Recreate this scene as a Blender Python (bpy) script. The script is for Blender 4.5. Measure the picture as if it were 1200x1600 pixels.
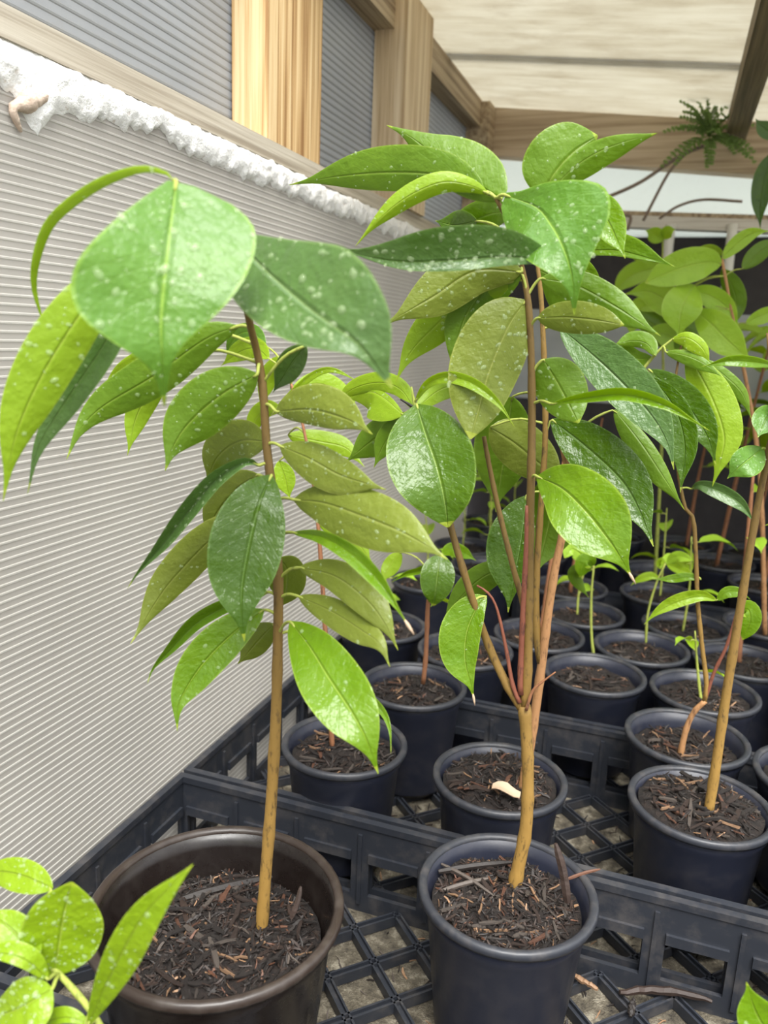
import bpy, bmesh, math, random
from mathutils import Vector, Matrix, noise
from math import sin, cos, pi, sqrt, radians

# ------------------------------------------------------------------ scene, camera, light
for o in list(bpy.data.objects): bpy.data.objects.remove(o, do_unlink=True)
S = bpy.context.scene
COL = S.collection
F = 1230.0                      # focal length in photo pixels (1200 x 1600 frame)
H = 0.585                       # camera height above the bench
# camera axes from the vanishing points of the wall (depth) and of the posts (vertical)
_Y = Vector((450., -260., F)).normalized()
_Z = -Vector((-218., 5440., F)).normalized()
_Z = (_Z - _Y * _Z.dot(_Y)).normalized()
_X = _Y.cross(_Z)
CAMPOS = Vector((0, 0, H))
def c2w(v): return Vector((_X.dot(v), _Y.dot(v), _Z.dot(v)))
FWD, RGT, DWN = c2w(Vector((0, 0, 1))), c2w(Vector((1, 0, 0))), c2w(Vector((0, 1, 0)))
def ray(px, py): return c2w(Vector(((px - 600) / F, (py - 800) / F, 1)))
def on_z(px, py, z): r = ray(px, py); return CAMPOS + r * ((z - H) / r.z)
def on_y(px, py, y): r = ray(px, py); return CAMPOS + r * (y / r.y)
def on_x(px, py, x): r = ray(px, py); return CAMPOS + r * (x / r.x)

cd = bpy.data.cameras.new('camera'); cam = bpy.data.objects.new('camera', cd); COL.objects.link(cam)
m = Matrix((RGT, -DWN, -FWD)).transposed().to_4x4(); m.translation = CAMPOS
cam.matrix_world = m
cd.sensor_fit = 'VERTICAL'; cd.sensor_height = 36.0; cd.lens = F / 1600 * 36
cd.clip_start = .01; cd.clip_end = 100
cd.dof.use_dof = True; cd.dof.focus_distance = .66; cd.dof.aperture_fstop = 7.5
S.camera = cam

W = bpy.data.worlds.new('overcast_sky'); S.world = W; W.use_nodes = True
bg = W.node_tree.nodes['Background']; bg.inputs[0].default_value = (.97, .985, 1, 1)
# standard overcast sky: brightness rises with elevation, three times brighter overhead than at the horizon
_tc = W.node_tree.nodes.new('ShaderNodeTexCoord'); _sp = W.node_tree.nodes.new('ShaderNodeSeparateXYZ'); W.node_tree.links.new(_tc.outputs['Generated'], _sp.inputs[0])
_mx = W.node_tree.nodes.new('ShaderNodeMath'); _mx.operation = 'MAXIMUM'; _mx.inputs[1].default_value = 0; W.node_tree.links.new(_sp.outputs[2], _mx.inputs[0])
_ma = W.node_tree.nodes.new('ShaderNodeMath'); _ma.operation = 'MULTIPLY_ADD'; _ma.inputs[1].default_value = 1.6; _ma.inputs[2].default_value = .8; W.node_tree.links.new(_mx.outputs[0], _ma.inputs[0])
W.node_tree.links.new(_ma.outputs[0], bg.inputs[1])
_sl = bpy.data.lights.new('hazy_sun', 'SUN'); _sl.energy = 4.4; _sl.angle = radians(36); _sl.color = (1, .98, .94)
_so = bpy.data.objects.new('hazy_sun', _sl); COL.objects.link(_so); _so.location = (.8, -1, 3)
_so.rotation_euler = Vector((-.22, .46, -.86)).to_track_quat('-Z', 'Y').to_euler()
S.view_settings.view_transform = 'Standard'; S.view_settings.look = 'None'
S.view_settings.gamma = 1; S.view_settings.use_curve_mapping = False
S.view_settings.exposure = 0.5

# ------------------------------------------------------------------ materials
MATS = {}
class NT:
    def __init__(s, name):
        s.m = bpy.data.materials.new(name); s.m.use_nodes = True; s.t = s.m.node_tree
        s.p = s.t.nodes['Principled BSDF']; s.out = s.t.nodes['Material Output']; MATS[name] = s.m
    def n(s, typ, **kw):
        nd = s.t.nodes.new(typ)
        for k, v in kw.items():
            if k.startswith('i_'):
                key = k[2:]; key = int(key) if key.isdigit() else key.replace('_', ' ')
                if hasattr(v, 'is_output'): s.t.links.new(v, nd.inputs[key])
                else: nd.inputs[key].default_value = v
            else: setattr(nd, k, v)
        return nd
    def l(s, a, b): s.t.links.new(a, b)
    def math(s, op, a, b=None, c=None):
        nd = s.t.nodes.new('ShaderNodeMath'); nd.operation = op
        for i, v in enumerate((a, b, c)):
            if v is None: continue
            if hasattr(v, 'is_output'): s.l(v, nd.inputs[i])
            else: nd.inputs[i].default_value = v
        return nd.outputs[0]
    def ramp(s, fac, stops):
        nd = s.t.nodes.new('ShaderNodeValToRGB'); s.l(fac, nd.inputs[0]); e = nd.color_ramp.elements
        while len(e) < len(stops): e.new(.5)
        for k, (p, c) in enumerate(stops):
            e[k].position = p; e[k].color = (*c, 1) if len(c) == 3 else c
        return nd.outputs[0]
    def mix(s, fac, a, b, mode='MIX'):
        nd = s.t.nodes.new('ShaderNodeMix'); nd.data_type = 'RGBA'; nd.blend_type = mode
        for i, v in ((0, fac), (6, a), (7, b)):
            if hasattr(v, 'is_output'): s.l(v, nd.inputs[i])
            else: nd.inputs[i].default_value = v if i == 0 else ((*v, 1) if len(v) == 3 else v)
        return nd.outputs[2]
    def noise(s, scale, detail=3, vec=None, rough=.5):
        nd = s.n('ShaderNodeTexNoise'); nd.inputs['Scale'].default_value = scale; nd.inputs['Detail'].default_value = detail
        nd.inputs['Roughness'].default_value = rough
        if vec is not None: s.l(vec, nd.inputs['Vector'])
        return nd.outputs[0]
    def coord(s, kind='Object', scale=(1, 1, 1)):
        tc = s.n('ShaderNodeTexCoord'); mp = s.n('ShaderNodeMapping'); s.l(tc.outputs[kind], mp.inputs[0])
        mp.inputs['Scale'].default_value = scale
        return mp.outputs[0]
    def bump(s, h, strength=.3, dist=.001):
        b = s.n('ShaderNodeBump'); b.inputs['Strength'].default_value = strength; b.inputs['Distance'].default_value = dist
        s.l(h, b.inputs['Height']); s.l(b.outputs[0], s.p.inputs['Normal']); return b.outputs[0]
    def set(s, **kw):
        for k, v in kw.items():
            key = k.replace('_', ' ')
            if hasattr(v, 'is_output'): s.l(v, s.p.inputs[key])
            else: s.p.inputs[key].default_value = (*v, 1) if isinstance(v, tuple) and len(v) == 3 else v
    def translucent(s, fac, col):
        tr = s.n('ShaderNodeBsdfTranslucent')
        if hasattr(col, 'is_output'): s.l(col, tr.inputs[0])
        else: tr.inputs[0].default_value = (*col, 1)
        mx = s.n('ShaderNodeMixShader'); mx.inputs[0].default_value = fac
        s.l(s.p.outputs[0], mx.inputs[1]); s.l(tr.outputs[0], mx.inputs[2]); s.l(mx.outputs[0], s.out.inputs[0])

def srgb(r, g, b):
    f = lambda c: (c / 255 / 12.92) if c <= 10 else ((c / 255 + .055) / 1.055) ** 2.4
    return (f(r), f(g), f(b))

def leaf_mat(name, col, col2, vein, rough, transl, tcol, bump=.42, spec=.42, patch=.5):
    """UV: u along the midrib 0..1, v across -1..1 stored as 0..1"""
    t = NT(name)
    uv = t.n('ShaderNodeUVMap'); sp = t.n('ShaderNodeSeparateXYZ'); t.l(uv.outputs[0], sp.inputs[0])
    u = sp.outputs[0]; v = t.math('ABSOLUTE', t.math('MULTIPLY_ADD', sp.outputs[1], 2, -1))
    # lateral veins: curved chevrons
    ph = t.math('SUBTRACT', t.math('MULTIPLY', u, 13), t.math('MULTIPLY', t.math('POWER', v, 1.25), 2.6))
    nz = t.noise(55, 2, t.coord('Object'))
    ph = t.math('ADD', ph, t.math('MULTIPLY', nz, .5))
    fr = t.math('ABSOLUTE', t.math('MULTIPLY_ADD', t.math('FRACT', ph), 2, -1))
    lat = t.math('SMOOTH_MIN', 1.0, t.math('MULTIPLY', t.math('SUBTRACT', 1.0, fr), 7), .2)   # 0 on the vein
    midm = t.math('LESS_THAN', v, .02)
    midsoft = t.math('MULTIPLY', t.math('SUBTRACT', 1.0, t.math('MINIMUM', t.math('MULTIPLY', v, 12), 1.0)), .8)
    big = t.noise(38, 3, t.coord('Object'), .6)
    base = t.mix(t.math('MULTIPLY', t.math('SUBTRACT', big, .32), 2.0 * patch), col, col2)
    base = t.mix(t.math('MULTIPLY', t.math('SUBTRACT', 1.0, lat), .07), base, vein)
    base = t.mix(t.math('MULTIPLY', midm, .6), base, vein)
    tip = t.math('MULTIPLY', t.math('GREATER_THAN', u, .955), .55)
    base = t.mix(tip, base, srgb(190, 200, 70))
    edge = t.math('MULTIPLY', t.math('GREATER_THAN', v, .955), .35)
    base = t.mix(edge, base, vein)
    t.set(Base_Color=base, Roughness=rough)
    t.p.inputs['Specular IOR Level'].default_value = spec
    t.p.inputs['Coat Weight'].default_value = .14; t.p.inputs['Coat Roughness'].default_value = .1
    q = t.noise(240, 2, t.coord('Object'))
    hgt = t.math('ADD', t.math('MULTIPLY', lat, .06), t.math('MULTIPLY', big, 1.1))
    w2 = t.noise(95, 3, t.coord('Object'), .6)
    hgt = t.math('ADD', hgt, t.math('ADD', t.math('MULTIPLY', q, .3), t.math('MULTIPLY', w2, 1.3)))
    hgt = t.math('SUBTRACT', hgt, midsoft)
    t.bump(hgt, bump * 1.5, .0024)
    t.translucent(transl, tcol)
    return t.m

leaf_mat('leaf_top_mid', srgb(74, 106, 22), srgb(98, 128, 32), srgb(150, 176, 84), .24, .28, srgb(164, 200, 30))
leaf_mat('leaf_top_dark', srgb(58, 88, 5), srgb(80, 110, 10), srgb(108, 140, 64), .26, .22, srgb(124, 172, 30))
leaf_mat('leaf_top_blue', srgb(80, 110, 56), srgb(98, 128, 68), srgb(140, 166, 100), .30, .22, srgb(130, 174, 40))
leaf_mat('leaf_top_bright', srgb(96, 132, 16), srgb(124, 154, 28), srgb(172, 194, 80), .23, .34, srgb(180, 214, 30))
leaf_mat('leaf_top_pale', srgb(84, 126, 42), srgb(106, 146, 56), srgb(160, 192, 76), .34, .34, srgb(176, 212, 50))
leaf_mat('leaf_top_lime', srgb(138, 170, 30), srgb(160, 186, 48), srgb(192, 208, 96), .32, .42, srgb(204, 226, 36))
leaf_mat('leaf_top_fresh', srgb(160, 200, 56), srgb(184, 216, 84), srgb(206, 224, 120), .34, .45, srgb(214, 236, 70))
leaf_mat('leaf_under_olive', srgb(124, 136, 50), srgb(142, 154, 64), srgb(176, 180, 94), .40, .36, srgb(190, 206, 44), .34, .4)
leaf_mat('leaf_under_green', srgb(104, 138, 34), srgb(126, 156, 44), srgb(170, 188, 84), .40, .42, srgb(190, 218, 30), .34, .4)
leaf_mat('leaf_under_lime', srgb(148, 180, 40), srgb(166, 194, 54), srgb(200, 214, 98), .40, .5, srgb(212, 228, 40), .34, .4)

t = NT('water'); t.set(Base_Color=srgb(206, 226, 176), Roughness=.04)  # pale body colour stands in for sky light refracted in the drops
tr = t.n('ShaderNodeBsdfTransparent'); mx = t.n('ShaderNodeMixShader'); mx.inputs[0].default_value = .19
t.l(tr.outputs[0], mx.inputs[1]); t.l(t.p.outputs[0], mx.inputs[2]); t.l(mx.outputs[0], t.out.inputs[0])

def bark_mat(name, lo, hi, dark, up=None):
    t = NT(name)
    a = t.noise(260, 4, t.coord('Object', (1, 1, .35)), .65); b = t.noise(60, 2, t.coord('Object', (1, 1, .6)))
    c = t.mix(b, lo, hi)
    if up:
        sz = t.n('ShaderNodeSeparateXYZ'); t.l(t.coord('Object'), sz.inputs[0])
        fz = t.n('ShaderNodeMapRange'); t.l(sz.outputs[2], fz.inputs[0]); fz.inputs[1].default_value = .17; fz.inputs[2].default_value = .42
        c = t.mix(fz.outputs[0], c, up)
    c = t.mix(t.ramp(a, [(.30, (1, 1, 1)), (.46, (0, 0, 0))]), c, dark)
    t.set(Base_Color=c, Roughness=.72); t.bump(a, .5, .0012)
    return t.m
bark_mat('bark_gold', srgb(136, 104, 46), srgb(166, 130, 64), srgb(84, 64, 30), srgb(104, 82, 36))
bark_mat('bark_olive', srgb(116, 92, 42), srgb(134, 104, 46), srgb(70, 56, 30))
bark_mat('bark_tan', srgb(160, 116, 74), srgb(180, 134, 90), srgb(112, 78, 50))
bark_mat('bark_red', srgb(112, 62, 46), srgb(136, 80, 58), srgb(66, 36, 30))
bark_mat('stalk_green', srgb(140, 152, 62), srgb(164, 172, 80), srgb(110, 118, 50))
bark_mat('stalk_brown', srgb(134, 88, 58), srgb(156, 106, 72), srgb(88, 58, 40))

def plastic(name, c, rough=.4, dust=.25):
    t = NT(name)
    n = t.noise(45, 5, t.coord('Object'), .65); n2 = t.noise(420, 2, t.coord('Object'))
    col = t.mix(t.math('MULTIPLY', t.ramp(n, [(.48, (0, 0, 0)), (.75, (1, 1, 1))]), dust), c, srgb(120, 112, 104))
    t.set(Base_Color=col, Roughness=t.math('MULTIPLY_ADD', n, .3, rough - .12)); t.bump(n2, .06, .0006)
    return t.m
plastic('pot_black', srgb(36, 39, 52), .38, .10)
plastic('pot_rim_black', srgb(48, 50, 56), .38, .3)
plastic('pot_brown', srgb(27, 21, 19), .26, .06)
plastic('pot_rim_brown', srgb(50, 41, 36), .32, .2)
plastic('crate_plastic', srgb(44, 47, 54), .40, .25)

def soil_mat(name, a, b, c, sc=150):
    t = NT(name)
    n = t.noise(sc, 6, t.coord('Object'), .7); n2 = t.noise(520, 3, t.coord('Object'), .7)
    col = t.ramp(n, [(.3, a), (.52, b), (.72, c)])
    t.set(Base_Color=col, Roughness=.8); t.bump(t.math('ADD', n, t.math('MULTIPLY', n2, .6)), 1, .006)
    return t.m
soil_mat('potting_soil', srgb(22, 17, 15), srgb(38, 30, 26), srgb(62, 48, 40))
soil_mat('bench_litter', srgb(40, 35, 29), srgb(112, 104, 88), srgb(188, 180, 160), 55)
soil_mat('ground_gravel', srgb(60, 56, 50), srgb(86, 80, 72), srgb(110, 104, 94))
def chip_mat(name, a, b):
    t = NT(name)
    n = t.noise(90, 5, t.coord('Object', (.25, 1, 1)), .65)
    t.set(Base_Color=t.mix(n, a, b), Roughness=.62); t.bump(n, .8, .002)
    return t.m
CHIPM = [chip_mat('chip_dark', srgb(20, 16, 14), srgb(46, 38, 34)), chip_mat('chip_brown', srgb(34, 25, 21), srgb(64, 48, 40)),
         chip_mat('chip_grey', srgb(56, 49, 45), srgb(100, 90, 82)), chip_mat('chip_red', srgb(72, 47, 35), srgb(112, 74, 54)),
         chip_mat('chip_tan', srgb(116, 88, 64), srgb(168, 132, 100))]

def wood_mat(name, a, b, c, axis, scale=1.0):
    t = NT(name)
    sc = [95 * scale] * 3; sc[axis] = 1.8
    n = t.noise(1, 4, t.coord('Object', tuple(sc)), .6)
    sc2 = [330 * scale] * 3; sc2[axis] = 6
    n2 = t.noise(1, 3, t.coord('Object', tuple(sc2)), .6)
    big = t.noise(5, 2, t.coord('Object'))
    f = t.math('ADD', t.math('MULTIPLY', n, .75), t.math('MULTIPLY', n2, .25))
    col = t.ramp(f, [(.38, a), (.48, b), (.58, c)])
    col = t.mix(t.math('MULTIPLY', big, .25), col, b)
    t.set(Base_Color=col, Roughness=.7); t.bump(f, .35, .002)
    return t.m
wood_mat('post_wood', srgb(140, 98, 54), srgb(206, 170, 118), srgb(236, 212, 166), 2)
wood_mat('post_wood_pale', srgb(160, 130, 96), srgb(208, 184, 148), srgb(232, 214, 184), 2, .7)
wood_mat('plate_wood', srgb(118, 99, 78), srgb(160, 140, 114), srgb(188, 170, 142), 1)
wood_mat('beam_wood', srgb(142, 122, 100), srgb(178, 158, 132), srgb(200, 182, 158), 0, .7)
wood_mat('rafter_wood', srgb(88, 76, 54), srgb(120, 104, 78), srgb(142, 126, 96), 1)
wood_mat('sill_wood', srgb(150, 138, 120), srgb(184, 174, 156), srgb(206, 198, 182), 1)
wood_mat('rail_wood', srgb(188, 178, 168), srgb(214, 208, 200), srgb(226, 222, 216), 0)

def sheet_mat(name, c, c2, transl, tcol, rough=.3, scale=6):
    t = NT(name)
    n = t.noise(scale, 6, t.coord('Object', (1, .5, 1)), .65); n2 = t.noise(70, 4, t.coord('Object'), .7)
    col = t.mix(t.ramp(n, [(.35, (0, 0, 0)), (.68, (1, 1, 1))]), c, c2)
    col = t.mix(t.math('MULTIPLY', t.ramp(n2, [(.55, (0, 0, 0)), (.75, (1, 1, 1))]), .25), col, srgb(170, 158, 138))
    t.set(Base_Color=col, Roughness=rough); t.bump(n2, .12, .001)
    t.translucent(transl, tcol)
    return t.m
sheet_mat('poly_lower', srgb(180, 176, 169), srgb(204, 199, 192), .48, srgb(210, 207, 202))
sheet_mat('poly_upper', srgb(164, 166, 168), srgb(190, 192, 193), .46, srgb(198, 202, 206))
t = NT('roof_sheet'); st = t.noise(1, 6, t.coord('Object', (5, 34, 8)), .7); bl = t.noise(9, 5, t.coord('Object', (1, 1.6, 1)), .7)
col = t.mix(t.math('MULTIPLY', t.ramp(st, [(.36, (1, 1, 1)), (.62, (0, 0, 0))]), .5), srgb(214, 211, 200), srgb(186, 178, 160))
col = t.mix(t.math('MULTIPLY', t.ramp(bl, [(.5, (0, 0, 0)), (.75, (1, 1, 1))]), .5), col, srgb(176, 166, 148))
t.set(Base_Color=col, Roughness=.6); t.bump(st, .2, .002); t.translucent(.62, col)
sheet_mat('back_sheet', srgb(240, 245, 240), srgb(226, 234, 227), .66, srgb(250, 254, 250), .4, 5)
sheet_mat('poly_rib', srgb(200, 197, 190), srgb(216, 213, 206), .5, srgb(226, 224, 218))
sheet_mat('poly_rib_dark', srgb(138, 140, 140), srgb(158, 160, 160), .35, srgb(150, 154, 156))
t = NT('foam_white'); n = t.noise(120, 5, t.coord('Object'), .65)
t.set(Base_Color=t.mix(t.ramp(n, [(.25, (1, 1, 1)), (.42, (0, 0, 0))]), srgb(244, 243, 240), srgb(206, 192, 178)), Roughness=.6); t.bump(n, .7, .004)
t = NT('foam_brown'); n = t.noise(160, 4, t.coord('Object'))
t.set(Base_Color=t.mix(n, srgb(176, 146, 122), srgb(226, 210, 194)), Roughness=.7); t.bump(n, .7, .003)
t = NT('dark_backing'); n = t.noise(30, 3, t.coord('Object')); t.set(Base_Color=t.mix(n, srgb(44, 42, 44), srgb(70, 66, 68)), Roughness=.9)
t = NT('grey_liner'); n = t.noise(14, 4, t.coord('Object')); t.set(Base_Color=t.mix(n, srgb(140, 144, 146), srgb(184, 188, 190)), Roughness=.7)
t = NT('dry_tip'); t.set(Base_Color=srgb(184, 158, 132), Roughness=.7)
t = NT('pvc_white'); t.set(Base_Color=srgb(222, 220, 214), Roughness=.45)
t = NT('vine_dry'); t.set(Base_Color=srgb(132, 116, 104), Roughness=.8)
t = NT('fern_green'); t.set(Base_Color=srgb(128, 156, 84), Roughness=.5); t.translucent(.35, srgb(150, 190, 60))

# ------------------------------------------------------------------ helpers
def tag(o, label=None, cat=None, group=None, kind=None):
    if label: o['label'] = label
    if cat: o['category'] = cat
    if group: o['group'] = group
    if kind: o['kind'] = kind
    return o
def empty(name, loc, label=None, cat=None, group=None, kind=None):
    o = bpy.data.objects.new(name, None); COL.objects.link(o); o.location = loc; o.empty_display_size = .02
    return tag(o, label, cat, group, kind)
def link_mesh(name, me, parent=None, loc=None):
    o = bpy.data.objects.new(name, me); COL.objects.link(o)
    if parent is not None: o.parent = parent
    if loc is not None: o.location = loc
    return o
def wloc(o):
    v = Vector((0, 0, 0))
    while o is not None: v += o.location; o = o.parent
    return v
def mesh_obj(name, verts, faces, mats, parent=None, midx=None, smooth=True, uvs=None, world=True):
    """verts in world coordinates; parents are never rotated, so subtract the parent's place"""
    off = wloc(parent) if (parent is not None and world) else Vector((0, 0, 0))
    me = bpy.data.meshes.new(name)
    me.from_pydata([tuple(Vector(v) - off) for v in verts], [], faces)
    for mm in (mats if isinstance(mats, (list, tuple)) else [mats]): me.materials.append(MATS[mm])
    if midx: me.polygons.foreach_set('material_index', midx)
    if smooth: me.polygons.foreach_set('use_smooth', [True] * len(me.polygons))
    if uvs:
        ul = me.uv_layers.new(name='UVMap')
        for lp in me.loops: ul.data[lp.index].uv = uvs[lp.vertex_index]
    me.update()
    return link_mesh(name, me, parent)
class MB:
    def __init__(s): s.v = []; s.f = []
    def box(s, x0, x1, y0, y1, z0, z1):
        b = len(s.v)
        s.v += [(x, y, z) for z in (z0, z1) for y in (y0, y1) for x in (x0, x1)]
        s.f += [tuple(b + i for i in q) for q in ((0, 2, 3, 1), (4, 5, 7, 6), (0, 1, 5, 4), (2, 6, 7, 3), (0, 4, 6, 2), (1, 3, 7, 5))]
        return s
    def hexa(s, pts):
        b = len(s.v); s.v += [tuple(p) for p in pts]
        s.f += [tuple(b + i for i in q) for q in ((0, 2, 3, 1), (4, 5, 7, 6), (0, 1, 5, 4), (2, 6, 7, 3), (0, 4, 6, 2), (1, 3, 7, 5))]
        return s
    def bar(s, a, b, w, h):
        """square bar from a to b, width w (horizontal), height h"""
        a, b = Vector(a), Vector(b); d = (b - a).normalized(); u = Vector((0, 0, 1))
        if abs(d.z) > .95: u = Vector((0, 1, 0))
        r = d.cross(u).normalized() * w / 2; u = r.cross(d).normalized() * h / 2
        return s.hexa([a - r - u, a + r - u, b - r - u, b + r - u, a - r + u, a + r + u, b - r + u, b + r + u])
    def tube(s, pts, rad, n=8, cap=True):
        pts = [Vector(p) for p in pts]; N = len(pts)
        if not isinstance(rad, (list, tuple)): rad = [rad] * N
        b = len(s.v); ref = Vector((.31, .94, .12)).normalized()
        for i, p in enumerate(pts):
            d = (pts[min(i + 1, N - 1)] - pts[max(i - 1, 0)]).normalized()
            r1 = d.cross(ref)
            if r1.length < .1: r1 = d.cross(Vector((1, 0, 0)))
            r1.normalize(); r2 = d.cross(r1)
            for k in range(n):
                a = 2 * pi * k / n; s.v.append(tuple(p + (r1 * cos(a) + r2 * sin(a)) * rad[i]))
        for i in range(N - 1):
            for k in range(n):
                k2 = (k + 1) % n
                s.f.append((b + i * n + k, b + i * n + k2, b + (i + 1) * n + k2, b + (i + 1) * n + k))
        if cap: s.f.append(tuple(b + k for k in reversed(range(n)))); s.f.append(tuple(b + (N - 1) * n + k for k in range(n)))
        return s
    def lathe(s, prof, c=(0, 0, 0), n=40, close=False):
        b = len(s.v); P = len(prof)
        for r, z in prof:
            for k in range(n):
                a = 2 * pi * k / n; s.v.append((c[0] + r * cos(a), c[1] + r * sin(a), c[2] + z))
        for i in range(P if close else P - 1):
            j = (i + 1) % P
            for k in range(n):
                k2 = (k + 1) % n; s.f.append((b + i * n + k, b + i * n + k2, b + j * n + k2, b + j * n + k))
        return s
    def disc(s, ring): s.f.append(tuple(ring)); return s
    def build(s, name, mat, parent=None, smooth=False): return mesh_obj(name, s.v, s.f, mat, parent, smooth=smooth)

def seen(p):
    d = p - CAMPOS; k = d.dot(FWD); return Vector((d.dot(RGT) / k, d.dot(DWN) / k, 0))
def catmull(pts, n, by_sight=False):
    """n+1 points evenly spaced by arc length along a spline through pts"""
    P = [Vector(p) for p in pts]
    if len(P) == 2: P = [P[0], (P[0] + P[1]) / 2, P[1]]
    E = [P[0] * 2 - P[1]] + P + [P[-1] * 2 - P[-2]]
    out = []
    for i in range(1, len(E) - 2):
        for k in range(12):
            t = k / 12; a, b, c, d = E[i - 1:i + 3]
            out.append(.5 * ((2 * b) + (c - a) * t + (2 * a - 5 * b + 4 * c - d) * t * t + (3 * b - a - 3 * c + d) * t ** 3))
    out.append(P[-1])
    L = [0]
    for i in range(1, len(out)): L.append(L[-1] + ((seen(out[i]) - seen(out[i - 1])).length if by_sight else (out[i] - out[i - 1]).length))
    res = []; j = 0
    for k in range(n + 1):
        s = L[-1] * k / n
        while j < len(L) - 2 and L[j + 1] < s: j += 1
        f = (s - L[j]) / max(L[j + 1] - L[j], 1e-9); res.append(out[j].lerp(out[j + 1], min(max(f, 0), 1)))
    return res

PROF = {'std': [(0, .06), (.02, .22), (.08, .48), (.18, .76), (.30, .94), (.42, 1), (.55, .95), (.66, .80), (.76, .54), (.83, .32), (.89, .15), (.94, .075), (1, .012)],
        'broad': [(0, .1), (.02, .36), (.07, .64), (.15, .86), (.27, .99), (.4, 1), (.53, .90), (.66, .70), (.76, .45), (.84, .23), (.9, .12), (.95, .065), (1, .012)],
        'lance': [(0, .05), (.04, .2), (.12, .48), (.25, .8), (.4, 1), (.55, .96), (.7, .74), (.82, .44), (.9, .22), (.96, .09), (1, .012)],
        'early': [(0, .3), (.05, .6), (.13, .86), (.25, 1), (.4, .97), (.55, .75), (.68, .45), (.78, .24), (.86, .12), (.93, .06), (1, .012)],
        'early2': [(0, .25), (.03, .62), (.08, .88), (.15, 1), (.3, .97), (.45, .8), (.6, .54), (.72, .26), (.8, .12), (.9, .055), (1, .012)],
        'low': [(0, .1), (.04, .2), (.12, .4), (.25, .68), (.4, .93), (.52, 1), (.62, .9), (.7, .62), (.77, .34), (.84, .14), (.92, .06), (1, .012)],
        'hump': [(0, .05), (.1, .18), (.22, .5), (.33, .92), (.4, 1), (.5, .86), (.6, .55), (.7, .29), (.8, .13), (.9, .06), (1, .012)],
        'late': [(0, .1), (.03, .3), (.1, .52), (.22, .76), (.36, .92), (.5, 1), (.62, .97), (.72, .83), (.8, .6), (.87, .34), (.92, .18), (.96, .085), (1, .012)],
        'drip': [(0, .1), (.02, .36), (.07, .64), (.15, .86), (.27, .99), (.38, 1), (.5, .92), (.6, .74), (.69, .48), (.76, .28), (.83, .16), (.9, .09), (.96, .045), (1, .012)],
        'round': [(0, .06), (.03, .3), (.1, .6), (.22, .87), (.38, 1), (.55, .98), (.7, .84), (.82, .62), (.91, .36), (.97, .14), (1, .03)]}
def prof(kind, u):
    T = PROF[kind] if isinstance(kind, str) else kind
    for i in range(len(T) - 1):
        if u <= T[i + 1][0]:
            a, b = T[i], T[i + 1]; f = (u - a[0]) / (b[0] - a[0])
            m0 = (b[1] - T[i - 1][1]) / (b[0] - T[i - 1][0]) if i > 0 else (b[1] - a[1]) / (b[0] - a[0])
            m1 = (T[i + 2][1] - a[1]) / (T[i + 2][0] - a[0]) if i + 2 < len(T) else (b[1] - a[1]) / (b[0] - a[0])
            h = b[0] - a[0]
            return max(.008, (2 * f ** 3 - 3 * f ** 2 + 1) * a[1] + (f ** 3 - 2 * f ** 2 + f) * h * m0 + (-2 * f ** 3 + 3 * f ** 2) * b[1] + (f ** 3 - f ** 2) * h * m1)
    return T[-1][1]

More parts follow.
